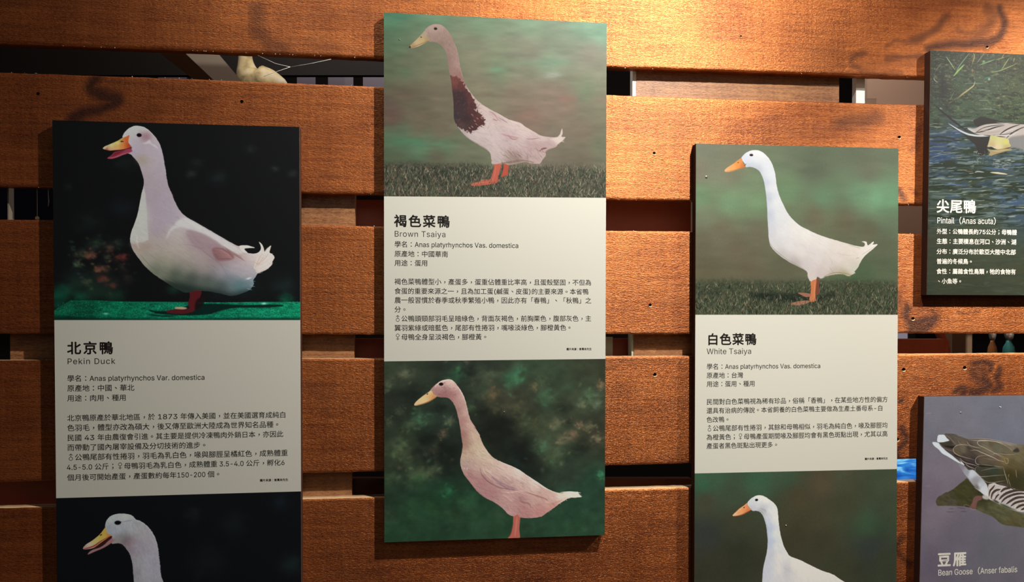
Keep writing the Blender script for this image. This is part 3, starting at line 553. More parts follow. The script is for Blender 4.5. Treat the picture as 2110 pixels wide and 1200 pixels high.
    for q, w_, c_ in [([(1120, 856), (1180, 852), (1250, 858)], 8, (226, 214, 206)), ([(1130, 880), (1190, 880), (1250, 884)], 8, (216, 200, 192))]: cv.line(q, w_, c_, .8)
    b = cv.mask([(322, 224), (310, 234), (270, 262), (236, 290), (221, 310), (226, 319), (250, 316), (292, 304), (330, 286), (360, 262), (340, 246), (333, 234)])
    cv.paint(b, cv.field([(230, 308, (206, 176, 138)), (280, 280, (210, 180, 132)), (320, 255, (196, 158, 104)), (340, 265, (184, 130, 84)), (310, 240, (206, 180, 142))], 1.8, 12))
    cv.line([(226, 317), (280, 304), (330, 282), (358, 262)], 5, (140, 84, 58), .8); cv.dot(301, 246, 6, 4, (96, 62, 40), ang=-.5)
    cv.dot(386, 185, 14, 10, (18, 12, 14)); cv.line([(400, 180), (412, 174)], 3, (60, 30, 34), .8, smooth=False)
    cv.tint((1.03, 1.0, .94), .95)

def art_white_top(cv):
    cv.crop(1410, 280, 3.1587)
    cv.img[:] = cv.field([(120, 90, (110, 116, 98)), (300, 80, (116, 118, 100)), (700, 90, (104, 116, 94)), (1100, 90, (102, 112, 92)), (1380, 100, (98, 110, 90)), (100, 220, (120, 118, 100)), (300, 250, (118, 120, 100)), (850, 220, (94, 104, 86)), (1200, 220, (106, 112, 92)), (100, 400, (104, 136, 102)), (300, 430, (112, 146, 110)), (460, 420, (112, 144, 108)), (450, 340, (112, 132, 104)), (680, 380, (104, 136, 102)), (900, 400, (100, 134, 102)),
                          (1150, 380, (104, 142, 110)), (1250, 400, (112, 162, 124)), (1350, 430, (104, 154, 118)), (120, 520, (112, 122, 98)), (250, 620, (106, 102, 82)), (120, 680, (100, 96, 76)), (350, 740, (100, 94, 76)), (480, 640, (104, 102, 82)), (700, 480, (104, 118, 92)), (850, 520, (104, 102, 80)), (1050, 560, (100, 98, 76)), (1350, 560, (92, 106, 84)), (1200, 620, (96, 96, 76)), (1300, 720, (88, 94, 74)),
                          (150, 860, (96, 92, 70)), (400, 860, (98, 92, 72)), (650, 880, (92, 92, 72)), (1150, 900, (74, 96, 68)), (1300, 860, (82, 96, 72)), (1360, 500, (96, 124, 96))], 1.5, 40)
    cv.blob(850, 220, 90, 40, (88, 98, 82), .4, warp=1); cv.modulate(1.0, .05, 90, 26, seed=51); cv.modulate(1.0, .05, 2.2, 2.2, seed=52)
    g = cv.mask([(0, 950), (300, 935), (600, 950), (900, 940), (1150, 945), (1460, 960), (1460, 1250), (0, 1250)], smooth=False, soft=10)
    cv.paint(g, (62, 70, 52), .95); cv.modulate(g, .35, 8, 5, seed=53)
    cv.grass(950, 1190, 40, 1400, 2200, GRASS_D, 6, 32, 2.8, 60)
    cv.poly([(420, 1040), (520, 1020), (650, 1030), (760, 1028), (820, 1050), (900, 1040), (1000, 1020), (900, 1070), (760, 1085), (640, 1078), (500, 1068)], (22, 32, 26), soft=7, a=.8)
    cv.grass(1045, 1190, 40, 1400, 1500, GRASS_D, 16, 32, 2.8, 10)
    cv.poly([(856, 935), (874, 928), (878, 980), (874, 1028), (855, 1032)], (122, 66, 50), soft=.6)
    cv.poly([(822, 938), (858, 934), (856, 980), (852, 1030), (854, 1072), (830, 1082), (812, 1074), (820, 1030), (824, 990)], (204, 116, 72), soft=.6)
    cv.line([(848, 945), (846, 1000), (844, 1070)], 6, (226, 150, 104), .6)
    cv.poly([(738, 1022), (780, 1022), (822, 1030), (818, 1046), (790, 1050), (760, 1036)], (158, 104, 82), soft=.6)
    cv.poly([(692, 1092), (740, 1078), (800, 1072), (815, 1082), (770, 1100), (710, 1102)], (164, 112, 88), soft=.8)
    rg = random.Random(3)
    for i in range(70):
        x = rg.uniform(690, 870); y = rg.uniform(1068, 1110); cv.line([(x, y), (x + rg.gauss(0, 7), y - rg.uniform(8, 22))], 2.4, rg.choice(GRASS_D), .75, smooth=False)
    body = [(370, 148), (390, 120), (420, 101), (455, 93), (490, 98), (525, 120), (555, 155), (577, 200), (591, 250), (600, 320), (615, 380), (640, 440), (668, 495), (700, 538), (750, 583), (800, 610), (860, 638), (920, 660), (980, 678), (1050, 698), (1110, 715), (1158, 722), (1172, 716), (1174, 702), (1166, 694), (1152, 690), (1172, 687), (1186, 692), (1193, 712), (1208, 705), (1228, 689), (1233, 697), (1226, 708),
            (1257, 706), (1240, 726), (1205, 756), (1172, 785), (1148, 820), (1128, 860), (1108, 884), (1112, 892), (1090, 905), (1065, 914), (1030, 902), (980, 903), (920, 915), (905, 922), (890, 930), (866, 918), (858, 932), (838, 940), (820, 946), (802, 915), (797, 885), (760, 862), (700, 832), (640, 795), (592, 755), (560, 715), (549, 665), (545, 600), (540, 530), (537, 450), (530, 370), (518, 300), (500, 250), (482, 225), (455, 209), (425, 203), (400, 205), (398, 190), (380, 165)]
    m = cv.mask(body, jit=.4)
    cv.paint(m, cv.field([(450, 105, (226, 230, 236)), (400, 150, (204, 212, 230)), (460, 160, (214, 220, 234)), (430, 195, (176, 186, 206)), (500, 130, (224, 228, 234)), (530, 200, (216, 222, 236)), (480, 215, (178, 186, 204)), (560, 260, (218, 224, 236)), (530, 300, (186, 196, 218)), (575, 340, (220, 224, 234)), (545, 400, (182, 192, 214)), (600, 430, (220, 224, 232)), (550, 520, (186, 194, 216)), (620, 520, (216, 220, 228)), (555, 620, (196, 200, 214)),
                         (640, 620, (216, 218, 226)), (720, 600, (224, 224, 226)), (800, 640, (226, 224, 224)), (900, 690, (224, 220, 220)), (580, 700, (204, 204, 212)), (680, 720, (216, 214, 220)), (640, 770, (188, 184, 188)), (760, 760, (216, 212, 216)), (720, 830, (172, 164, 166)), (800, 840, (200, 194, 200)), (860, 800, (214, 208, 212)), (830, 910, (206, 196, 196)), (880, 890, (196, 186, 188)), (940, 860, (210, 202, 204)), (1000, 800, (216, 208, 208)),
                         (1000, 720, (220, 214, 212)), (1100, 750, (220, 212, 208)), (1060, 850, (212, 206, 204)), (1100, 860, (200, 196, 188)), (960, 890, (178, 166, 156)), (1040, 898, (160, 152, 120)), (1180, 740, (226, 222, 220)), (1230, 710, (230, 228, 226)), (1140, 700, (224, 220, 216))], 1.7, 36))
    for q, w, c, a in [([(545, 665), (565, 715), (610, 760), (680, 812), (760, 856), (796, 882)], 7, (150, 144, 132), .55), ([(905, 915), (980, 890), (1040, 895), (1090, 905)], 7, (140, 128, 90), .6), ([(940, 850), (960, 880), (980, 895)], 5, (168, 156, 144), .6), ([(940, 790), (960, 820), (950, 850)], 8, (196, 186, 186), .6), ([(1060, 705), (1110, 722), (1150, 732)], 3, (150, 128, 112), .6),
                       ([(1110, 800), (1140, 792)], 5, (168, 148, 128), .6), ([(980, 760), (1040, 775), (1090, 778)], 4, (190, 178, 172), .5), ([(1150, 775), (1190, 752), (1240, 715)], 4, (178, 168, 160), .6), ([(810, 640), (860, 660), (900, 690)], 6, (208, 204, 206), .5), ([(740, 700), (780, 720), (800, 760)], 10, (204, 202, 210), .5), ([(860, 680), (940, 740), (1000, 780)], 6, (206, 202, 204), .4),
                       ([(515, 120), (560, 165), (588, 240), (602, 330), (640, 440)], 6, (236, 240, 244), .6), ([(530, 380), (538, 460), (541, 560), (546, 660)], 5, (160, 172, 204), .5)]:
        cv.line(q, w, c, a, clip=m)
    cv.modulate(m, .02, 12, 4, ang=.6, seed=55)
    cv.feathers(m, 420, .55, 17, 1.8, .3, 34, (540, 560, 1260, 950), lo=.9, hi=1.05)
    cv.fringe([(797, 885), (802, 915), (820, 946), (860, 932), (905, 922)], 26, 16, 2.6, 1.3)
    cv.fringe([(905, 922), (980, 903), (1065, 914), (1110, 892)], 26, 16, 2.4, .5)
    b = cv.mask([(372, 146), (350, 158), (318, 182), (282, 205), (262, 224), (268, 235), (300, 234), (342, 222), (388, 207), (398, 196), (382, 178)])
    cv.paint(b, cv.field([(270, 226, (222, 170, 116)), (310, 205, (232, 160, 90)), (350, 185, (226, 146, 72)), (380, 195, (206, 116, 56)), (365, 160, (216, 140, 76))], 1.8, 12))
    cv.line([(270, 232), (320, 224), (392, 202)], 3, (150, 90, 48), .8); cv.dot(349, 174, 6, 3, (120, 76, 40), ang=-.3); cv.line([(386, 196), (396, 188), (402, 180)], 4, (60, 40, 40), .7)
    cv.dot(435, 125, 13, 8, (34, 20, 22)); cv.line([(420, 118), (436, 113), (450, 120)], 3, (176, 182, 196), .8)
    cv.tint((1.03, 1.0, .95), .90)

def art_white_bottom(cv):
    cv.crop(1410, 960, 4.5870)
    cv.img[:] = cv.field([(170, 180, (46, 82, 60)), (300, 120, (50, 76, 58)), (700, 140, (48, 78, 58)), (950, 110, (50, 70, 52)), (1300, 180, (68, 60, 46)), (1500, 130, (60, 64, 48)), (1900, 120, (56, 66, 50)), (200, 330, (58, 58, 44)), (450, 250, (52, 66, 50)), (1050, 300, (62, 58, 42)), (1500, 350, (58, 60, 44)), (1750, 560, (48, 70, 50)), (1900, 400, (54, 64, 48)), (200, 640, (46, 50, 48)), (500, 500, (54, 56, 42)), (500, 850, (44, 48, 36)),
                          (1200, 500, (60, 58, 42)), (1300, 750, (54, 54, 40)), (1750, 760, (46, 52, 50)), (1900, 900, (48, 54, 42)), (300, 950, (48, 48, 38)), (1500, 950, (52, 54, 40)), (1000, 700, (56, 54, 40))], 1.5, 60)
    cv.modulate(1.0, .07, 90, 70, seed=61); cv.modulate(1.0, .09, 2.2, 2.2, seed=62)
    m = cv.mask([(595, 355), (620, 320), (660, 292), (705, 279), (750, 288), (800, 318), (850, 358), (877, 400), (884, 440), (890, 520), (900, 600), (915, 680), (940, 760), (972, 820), (1000, 855), (1100, 895), (1200, 945), (1300, 992), (1400, 1026), (1500, 1090), (1640, 1170), (1900, 1300), (2000, 1500), (1800, 1900), (1000, 1900), (780, 1500), (735, 1250), (738, 1050), (750, 940), (776, 830), (786, 740), (782, 640), (768, 550), (745, 480), (715, 440), (680, 428), (640, 425), (606, 385)], jit=.5)
    cv.paint(m, cv.field([(700, 300, (206, 210, 214)), (640, 340, (184, 190, 202)), (700, 380, (190, 196, 208)), (640, 400, (170, 176, 190)), (760, 320, (208, 210, 216)), (740, 400, (170, 174, 184)), (720, 430, (140, 144, 152)), (820, 420, (200, 204, 212)), (800, 500, (180, 188, 206)), (860, 500, (204, 208, 214)), (800, 600, (166, 180, 206)), (860, 640, (196, 202, 212)), (810, 720, (166, 178, 204)), (880, 760, (196, 200, 210)), (800, 850, (176, 182, 200)),
                         (900, 880, (202, 202, 206)), (780, 980, (180, 186, 206)), (900, 980, (202, 202, 206)), (960, 980, (180, 182, 192)), (1050, 920, (210, 208, 206)), (1150, 980, (206, 204, 204)), (1300, 1020, (206, 204, 202)), (1200, 1200, (200, 200, 204))], 1.7, 40))
    for q, w, c, a in [([(600, 345), (640, 300), (705, 282), (770, 300), (850, 362), (880, 420)], 9, (228, 228, 230), .7), ([(886, 450), (892, 540), (905, 640), (940, 760), (1000, 856), (1150, 920), (1300, 992), (1400, 1026)], 9, (232, 230, 228), .7), ([(715, 400), (760, 420), (770, 440)], 14, (140, 146, 156), .5), ([(930, 960), (980, 985), (1000, 1010)], 12, (174, 176, 190), .5), ([(750, 470), (775, 540), (788, 640), (790, 740)], 8, (140, 152, 180), .5)]:
        cv.line(q, w, c, a, clip=m)
    for k in range(24):
        t = k / 24; cv.line([(770 + 14 * t, 470 + 300 * t), (800 + 14 * t, 500 + 300 * t), (830 + 20 * t, 560 + 290 * t)], 4, (158, 170, 198), .3)
    cv.modulate(m, .03, 14, 5, ang=1.1, seed=63)
    cv.feathers(m, 300, 1.1, 24, 2.4, .3, 44, lo=.9, hi=1.05)
    b = cv.mask([(592, 353), (560, 378), (520, 405), (488, 435), (457, 466), (464, 477), (505, 475), (545, 465), (590, 443), (634, 415), (616, 400), (602, 380)])
    cv.paint(b, cv.field([(470, 468, (206, 166, 130)), (520, 435, (212, 144, 96)), (570, 400, (208, 136, 84)), (600, 420, (196, 112, 66)), (590, 370, (196, 128, 84))], 1.8, 16))
    cv.line([(464, 474), (520, 468), (590, 438), (630, 415)], 6, (126, 66, 40), .8); cv.line([(470, 462), (540, 402), (590, 362)], 4, (230, 190, 150), .6); cv.dot(563, 394, 10, 6, (96, 54, 34), ang=-.6)
    cv.dot(681, 322, 20, 16, (150, 156, 166)); cv.dot(681, 323, 15, 11, (12, 10, 12)); cv.tint((1.03, 1.0, .95), .92)

def ripples(cv, mk, thr, col, sx, sy, seed, a, ang=0.0, soft=.06, add=0.0):
    c_, s_ = math.cos(ang), math.sin(ang)
    wx = fbm(cv.xx / 60, cv.yy / 60, seed + 50, 2) * 1.2
    n = fbm((cv.xx * c_ + cv.yy * s_) / sx + wx, (-cv.xx * s_ + cv.yy * c_) / sy + wx * 1.5, seed, 3)
    cv.paint(np.clip((n - thr) / soft, 0, 1) * mk, col, a)

def art_pintail(cv):
    cv.crop(1900, 90, 5.7143)
    cv.img[:] = cv.field([(200, 150, (44, 54, 40)), (600, 150, (50, 56, 42)), (1100, 200, (62, 66, 44)), (200, 400, (50, 60, 52)), (250, 550, (40, 46, 42)), (450, 450, (62, 84, 60)), (800, 450, (66, 84, 62)), (1100, 500, (72, 84, 56)), (450, 700, (66, 88, 62)), (800, 750, (68, 86, 60)), (1100, 800, (62, 78, 54)), (200, 700, (54, 68, 56)), (150, 850, (62, 84, 58)), (500, 860, (64, 84, 60)),
                          (200, 1000, (66, 82, 62)), (200, 1080, (58, 78, 110)), (400, 1100, (56, 80, 112)), (500, 1180, (70, 90, 80)), (150, 1180, (56, 76, 108)), (1500, 600, (62, 76, 54)), (2000, 400, (58, 70, 50)), (1500, 1100, (60, 80, 70)),
                          (200, 1320, (52, 78, 120)), (150, 1400, (66, 90, 110)), (500, 1420, (62, 76, 64)), (900, 1440, (64, 84, 90)), (200, 1560, (72, 88, 78)), (600, 1620, (62, 74, 52)), (1000, 1550, (70, 84, 80)), (200, 1760, (78, 92, 76)), (600, 1800, (68, 78, 56)), (1000, 1780, (74, 90, 88)), (1100, 1900, (72, 92, 112)), (200, 2000, (74, 84, 70)), (700, 1980, (70, 80, 60)), (600, 2150, (80, 86, 64)), (200, 2300, (74, 78, 58)),
                          (800, 2400, (82, 86, 64)), (300, 2700, (74, 78, 56)), (1100, 2700, (78, 82, 60)), (600, 2900, (72, 76, 54)), (2000, 2000, (76, 84, 66)), (2000, 2800, (76, 80, 58))], 1.5, 50)
    up = cv.mask([(60, 60), (3200, 60), (3200, 1000), (900, 960), (60, 880)], smooth=False, soft=12)
    low = 1 - up
    deep = cv.mask([(60, 2150), (3200, 2150), (3200, 3100), (60, 3100)], smooth=False, soft=30)
    wat = low * (1 - deep)
    ripples(cv, up, .56, (34, 42, 34), 26, 9, 71, .6); ripples(cv, up, .62, (104, 118, 84), 16, 5, 72, .5); ripples(cv, up, .69, (150, 140, 96), 8, 5, 73, .6)
    ripples(cv, wat, .50, (40, 52, 36), 70, 9, 74, .85, -.06); ripples(cv, wat, .63, (124, 142, 140), 60, 5.5, 75, .8, -.06); ripples(cv, wat, .71, (178, 182, 156), 44, 4.0, 76, .85, -.08)
    ripples(cv, wat * .8, .64, (70, 96, 138), 70, 10, 77, .5, -.05)
    ripples(cv, deep, .55, (62, 70, 56), 60, 9, 78, .4); ripples(cv, deep * np.clip((2700 - 0) / 2700, 0, 1), .66, (96, 106, 90), 50, 6, 79, .35)
    cv.modulate(1.0, .05, 2, 2, seed=80)
    rg = random.Random(12)
    for i in range(60):
        x = rg.uniform(120, 2600); y = rg.uniform(110, 330); l = rg.uniform(60, 200); a = rg.gauss(-1.2, .7)
        cv.line([(x, y), (x + l * math.cos(a) * .5, y + l * math.sin(a) * .5 + 4), (x + l * math.cos(a), y + l * math.sin(a))], rg.uniform(3, 8), rg.choice([(110, 120, 84), (150, 140, 96), (96, 130, 90), (70, 76, 60)]), .55)
    for (x, y) in [(500, 320), (280, 380), (590, 320), (590, 375), (870, 360), (1090, 295), (960, 620), (890, 640), (900, 730), (820, 330), (370, 195), (285, 250)]:
        cv.blob(x, y, 22, 10, (176, 156, 96), .75, warp=1, seed=x)
    for (x0, y0, x1, y1) in [(500, 467, 720, 470), (640, 545, 800, 555), (670, 668, 790, 672), (660, 770, 880, 778)]:
        cv.line([(x0, y0), ((x0 + x1) / 2, y0 - 2), (x1, y1)], 12, (128, 146, 132), .8)
    for q, w, c in [([(278, 150), (330, 225), (384, 310)], 13, (170, 196, 146)), ([(555, 110), (490, 190), (425, 280), (390, 360)], 12, (130, 172, 128)), ([(494, 245), (430, 310), (365, 385)], 22, (168, 206, 110)), ([(600, 110), (612, 150), (588, 235)], 12, (206, 170, 100)), ([(730, 110), (685, 170), (640, 230)], 10, (150, 152, 120)), ([(668, 252), (760, 220), (855, 185)], 12, (140, 186, 116)),
                    ([(860, 190), (930, 172), (970, 160)], 8, (190, 180, 100)), ([(1025, 165), (980, 230), (930, 310)], 11, (170, 190, 110)), ([(810, 340), (920, 315), (1020, 275), (1110, 235)], 11, (168, 182, 110)), ([(150, 330), (185, 280), (225, 225)], 7, (150, 140, 110)), ([(130, 400), (150, 435), (185, 455)], 10, (186, 188, 150)), ([(865, 200), (872, 300)], 9, (120, 104, 90)), ([(870, 330), (875, 440)], 7, (110, 90, 80)),
                    ([(965, 115), (935, 170)], 8, (196, 176, 96)), ([(1085, 165), (1072, 220)], 9, (190, 180, 110)), ([(720, 430), (760, 400), (800, 395)], 14, (60, 130, 110)), ([(120, 200), (190, 175), (260, 190)], 7, (130, 130, 104)), ([(380, 555), (350, 610), (325, 665)], 7, (130, 150, 110)), ([(450, 120), (445, 190)], 8, (90, 92, 70)), ([(760, 115), (770, 160)], 7, (150, 150, 100)), ([(590, 290), (588, 350)], 9, (170, 120, 90))]:
        cv.line(q, w, c, .9)
    cv.blob(722, 210, 18, 16, (160, 206, 130), .9); cv.blob(785, 418, 16, 16, (196, 210, 200), .9)
    cv.blob(235, 500, 36, 120, (34, 34, 34), .6, warp=1)
    cv.line([(620, 440), (605, 490), (545, 540), (470, 595), (400, 650), (300, 705)], 20, (176, 156, 104), .95); cv.line([(620, 440), (600, 495), (540, 545), (460, 605)], 8, (214, 196, 136), .8)
    cv.line([(450, 610), (380, 665), (310, 690), (270, 740), (240, 760)], 14, (70, 62, 56), .9); cv.blob(215, 762, 14, 9, (200, 200, 190), .9); cv.blob(290, 735, 30, 34, (40, 36, 38), .7, warp=1)
    cv.line([(160, 735), (230, 800), (330, 880), (430, 960), (540, 1040)], 26, (38, 36, 36), .97)
    cv.line([(345, 885), (420, 900), (540, 900), (680, 920)], 22, (116, 128, 122), .7)
    # pintail duck
    cv.crop(1900, 250, 6.6667)
    dark = (44, 41, 40)
    cv.poly([(700, 0), (760, -40), (820, -60), (1000, -20), (1160, 20), (1300, 30), (1600, 60), (1600, 120), (1200, 80), (900, 90), (760, 80)], dark, soft=.5)
    cv.poly([(335, 15), (430, 95), (520, 150), (640, 200), (760, 195), (900, 205), (950, 240), (915, 300), (895, 355), (900, 400), (890, 440), (780, 470), (740, 350), (700, 305), (640, 250), (560, 180), (470, 110), (380, 50)], dark, soft=.6)
    cv.blob(820, 400, 90, 60, (42, 42, 40), .8, warp=.6)
    cv.poly([(620, 95), (720, 100), (800, 65), (900, 40), (1100, 30), (1320, 40), (1600, 60), (1900, 160), (1900, 420), (1500, 440), (1330, 350), (1180, 250), (1000, 205), (870, 205), (720, 165)], (196, 182, 168), soft=.5)
    cv.poly([(1190, 240), (1330, 200), (1600, 180), (2000, 260), (2000, 420), (1500, 420), (1300, 372), (1200, 360)], (140, 136, 130), soft=3)
    for q, w, c in [([(355, 28), (450, 88), (540, 140), (640, 180), (760, 200), (880, 200), (925, 195)], 26, (226, 224, 218)), ([(620, 100), (680, 130), (740, 145)], 14, (216, 210, 200)), ([(740, 150), (830, 90), (960, 60), (1120, 40)], 12, (30, 27, 27)), ([(720, 155), (800, 145), (900, 118), (1010, 80), (1130, 55)], 16, (30, 27, 27)), ([(1060, 185), (1130, 130), (1230, 80), (1340, 45)], 16, (30, 27, 27)), ([(940, 195), (1060, 185), (1180, 170), (1330, 120)], 8, (60, 54, 50)),
                    ([(1150, 235), (1220, 170), (1320, 110), (1450, 60)], 14, (30, 27, 27)), ([(750, 130), (850, 75), (1000, 45), (1200, 28)], 9, (228, 222, 212)), ([(820, 135), (960, 120), (1060, 95)], 9, (226, 218, 206)), ([(1080, 180), (1180, 130), (1310, 90)], 10, (224, 218, 208)), ([(940, 205), (1040, 192), (1160, 198), (1280, 175)], 14, (220, 214, 206)), ([(1170, 235), (1260, 170), (1340, 140)], 9, (210, 206, 200)),
                    ([(840, 190), (1000, 205), (1140, 215)], 12, (34, 30, 30)), ([(1010, 10), (1120, 22), (1300, 25)], 8, (190, 180, 168)), ([(880, 160), (1000, 150), (1080, 130)], 18, (188, 170, 150))]:
        cv.line(q, w, c, .95)
    y = cv.mask([(945, 195), (1060, 215), (1180, 250), (1195, 300), (1215, 345), (1150, 370), (1060, 385), (1000, 380), (950, 350), (895, 352), (905, 310), (920, 260)], soft=.4)
    cv.paint(y, cv.field([(960, 220, (206, 200, 132)), (1060, 260, (218, 208, 136)), (1150, 290, (214, 208, 122)), (950, 330, (206, 180, 130)), (1040, 350, (226, 206, 160)), (1160, 350, (200, 176, 120))], 1.8, 20))
    cv.line([(1750, 260), (1900, 140), (1960, -20), (1975, -170)], 170, (206, 202, 196), .97, taper=False)
    cv.line([(1830, 150), (1890, 40), (1930, -100)], 60, (96, 74, 62), .9)
    cv.dot(2000, -190, 110, 90, (92, 70, 58)); cv.poly([(2080, -230), (2170, -200), (2250, -165), (2240, -145), (2150, -145), (2080, -150)], (70, 80, 90)); cv.dot(2030, -215, 12, 12, (16, 12, 12))
    cv.line([(895, 370), (960, 372), (1020, 390)], 16, (30, 28, 24), .9); cv.line([(900, 340), (960, 350), (1010, 378)], 8, (228, 222, 200), .8)
    cv.poly([(890, 380), (960, 395), (1060, 382), (1180, 378), (1235, 395), (1130, 420), (1060, 445), (950, 475), (910, 460), (930, 430)], (190, 164, 112), soft=1, a=.9)
    cv.line([(940, 400), (1040, 410), (1180, 385)], 8, (216, 200, 150), .8); cv.line([(960, 470), (1060, 440), (1180, 410)], 8, (34, 34, 30), .8); cv.line([(1200, 395), (1300, 385)], 7, (206, 200, 190), .8, smooth=False)
    for i in range(46):
        x = rg.uniform(930, 1190); yy = rg.uniform(510, 640); cv.line([(x, yy), (x + rg.uniform(10, 50), yy - rg.uniform(0, 8))], rg.uniform(5, 10), rg.choice([(170, 164, 150), (188, 184, 172), (140, 130, 116), (206, 200, 180)]), .75, smooth=False)
    for i in range(44):
        x = rg.uniform(680, 900); yy = rg.uniform(500, 610); cv.line([(x, yy), (x + rg.uniform(4, 22), yy - rg.uniform(2, 16))], 5, rg.choice([(210, 214, 206), (30, 36, 34), (120, 140, 150)]), .8, smooth=False)
    for i in range(20):
        x = rg.uniform(700, 870); yy = rg.uniform(405, 460); cv.dot(x, yy, 7, 4, rg.choice([(196, 180, 160), (150, 146, 136), (40, 40, 40)]))
    for q, w, c in [([(930, 702), (1040, 712), (1170, 728)], 26, (228, 204, 150)), ([(950, 700), (1060, 712), (1160, 726)], 10, (250, 240, 220)), ([(720, 705), (760, 690), (850, 700)], 18, (200, 204, 196)), ([(730, 775), (840, 770)], 12, (190, 186, 150)), ([(990, 815), (1060, 800), (1140, 800)], 12, (206, 200, 170)), ([(560, 670), (640, 690), (700, 680)], 12, (128, 118, 96)), ([(110, 500), (180, 480), (240, 462), (330, 450), (560, 415)], 8, (176, 180, 150)),
                    ([(100, 790), (200, 785), (310, 778)], 9, (190, 196, 160)), ([(390, 800), (450, 790), (520, 800)], 14, (140, 160, 180)), ([(300, 880), (400, 865), (480, 880)], 16, (110, 140, 176)), ([(1090, 885), (1240, 885)], 8, (206, 196, 160)), ([(800, 650), (900, 640), (1000, 655), (1200, 650)], 16, (80, 110, 150)), ([(100, 590), (200, 570), (230, 575)], 8, (150, 176, 196))]:
        cv.line(q, w, c, .85, smooth=len(q) > 2)

def art_bean(cv):
    cv.crop(1890, 880, 6.6667)
    cv.img[:] = cv.field([(150, 50, (110, 108, 116)), (600, 20, (114, 110, 118)), (1200, 60, (110, 110, 120)), (150, 400, (116, 108, 116)), (400, 600, (120, 110, 118)), (150, 900, (116, 104, 114)), (300, 1180, (122, 110, 118)), (150, -350, (112, 110, 116)), (1000, -350, (108, 108, 116)), (1800, 0, (108, 108, 118)), (600, 1500, (112, 104, 114)), (200, 1900, (108, 98, 110)), (1000, 1700, (108, 106, 112)), (1200, 2000, (112, 106, 112)), (2500, 1500, (108, 106, 112)), (600, 2600, (104, 98, 106)), (2500, 2600, (104, 98, 106))], 1.5, 60)
    cv.modulate(1.0, .05, 60, 60, seed=91); cv.modulate(1.0, .07, 2, 2, seed=92)
    cv.blob(1050, -250, 90, 16, (98, 96, 104), .35); cv.blob(900, -140, 60, 14, (98, 96, 104), .3)
    ol = (72, 68, 44)
    r = cv.mask([(260, 1000), (290, 960), (340, 930), (390, 900), (420, 895), (500, 850), (570, 790), (630, 745), (680, 708), (720, 750), (790, 830), (880, 900), (960, 960), (1060, 1020), (1200, 1090), (1320, 1150), (1700, 1260), (2300, 1300), (2600, 1350), (2500, 1500), (1700, 1420), (1370, 1370), (1200, 1350), (1120, 1310), (1040, 1240), (900, 1180), (800, 1130), (720, 1110), (620, 1092), (450, 1085), (330, 1085), (275, 1082), (255, 1040)], jit=.6)
    cv.paint(r, cv.field([(350, 1000, (76, 70, 50)), (600, 900, (66, 64, 36)), (700, 1000, (64, 62, 36)), (900, 950, (58, 56, 32)), (450, 1060, (80, 74, 58)), (1000, 1150, (84, 82, 56)), (1200, 1200, (92, 90, 62)), (1400, 1250, (94, 90, 60)), (1300, 1330, (88, 80, 52)), (2000, 1350, (88, 82, 56))], 1.6, 30))
    cv.modulate(r, .2, 20, 9, ang=.4, seed=93)
    cv.poly([(840, 1100), (900, 1120), (900, 1180), (820, 1160)], (120, 112, 90), soft=8, a=.6)
    # goose
    body = cv.mask([(370, 105), (420, 92), (520, 100), (560, 122), (600, 135), (680, 165), (760, 165), (880, 160), (1000, 170), (1120, 195), (1240, 225), (1370, 240), (1700, 260), (2100, 330), (2400, 600), (2450, 900), (2300, 1150), (1900, 1250), (1500, 1180), (1370, 1150), (1250, 1110), (1120, 1060), (990, 1000), (900, 900), (800, 830), (740, 770), (700, 700), (650, 620), (600, 520), (400, 350), (300, 225)], jit=.3)
    cv.paint(body, cv.field([(420, 120, (84, 76, 68)), (560, 170, (92, 82, 70)), (420, 220, (74, 66, 56)), (650, 220, (96, 84, 70)), (620, 290, (104, 92, 76)), (560, 340, (92, 80, 62)), (720, 280, (70, 60, 50)), (800, 220, (96, 86, 74)), (1000, 230, (92, 82, 66)), (950, 260, (110, 102, 80)), (1100, 300, (100, 96, 78)), (1200, 330, (100, 92, 72)), (1300, 250, (118, 106, 88)), (1000, 330, (112, 100, 82)), (900, 440, (90, 78, 62)), (1100, 460, (100, 84, 66)),
                            (900, 600, (60, 60, 46)), (1050, 600, (56, 62, 48)), (1000, 720, (58, 54, 38)), (1150, 700, (62, 58, 40)), (1200, 440, (112, 96, 62)), (1300, 500, (92, 82, 54)), (1280, 650, (66, 58, 30)), (1340, 750, (56, 54, 34)), (1350, 400, (108, 98, 72)), (640, 430, (70, 58, 54)), (760, 480, (60, 52, 50)), (1700, 600, (86, 78, 58)), (2100, 900, (110, 104, 92))], 1.8, 18))
    cv.modulate(body, .12, 5, 24, ang=-1.1, seed=94)
    white = (206, 212, 212)
    cv.poly([(275, 205), (276, 140), (290, 112), (320, 108), (370, 112), (400, 150), (440, 190), (400, 200), (340, 212)], white, soft=.5)
    cv.poly([(206, 212), (270, 215), (320, 245), (380, 320), (460, 380), (560, 440), (620, 490), (645, 528), (600, 515), (520, 470), (420, 410), (340, 365), (290, 310), (230, 262)], white, soft=.5)
    und = cv.mask([(560, 500), (640, 530), (700, 590), (760, 590), (800, 620), (880, 700), (950, 790), (975, 860), (1000, 900), (990, 980), (930, 950), (860, 890), (800, 840), (740, 770), (700, 710), (640, 640)], soft=1)
    cv.paint(und, cv.field([(600, 540, (134, 126, 132)), (680, 620, (150, 150, 156)), (740, 640, (196, 200, 204)), (800, 740, (150, 148, 150)), (850, 800, (190, 194, 198)), (820, 820, (120, 112, 108)), (900, 860, (206, 208, 208)), (960, 930, (214, 212, 208)), (780, 600, (190, 196, 202))], 1.8, 14))
    cv.line([(770, 825), (830, 865), (910, 912)], 5, (220, 216, 210), .8)
    cv.poly([(300, 220), (380, 225), (440, 190), (490, 240), (400, 262), (340, 255)], (62, 56, 46), soft=1)
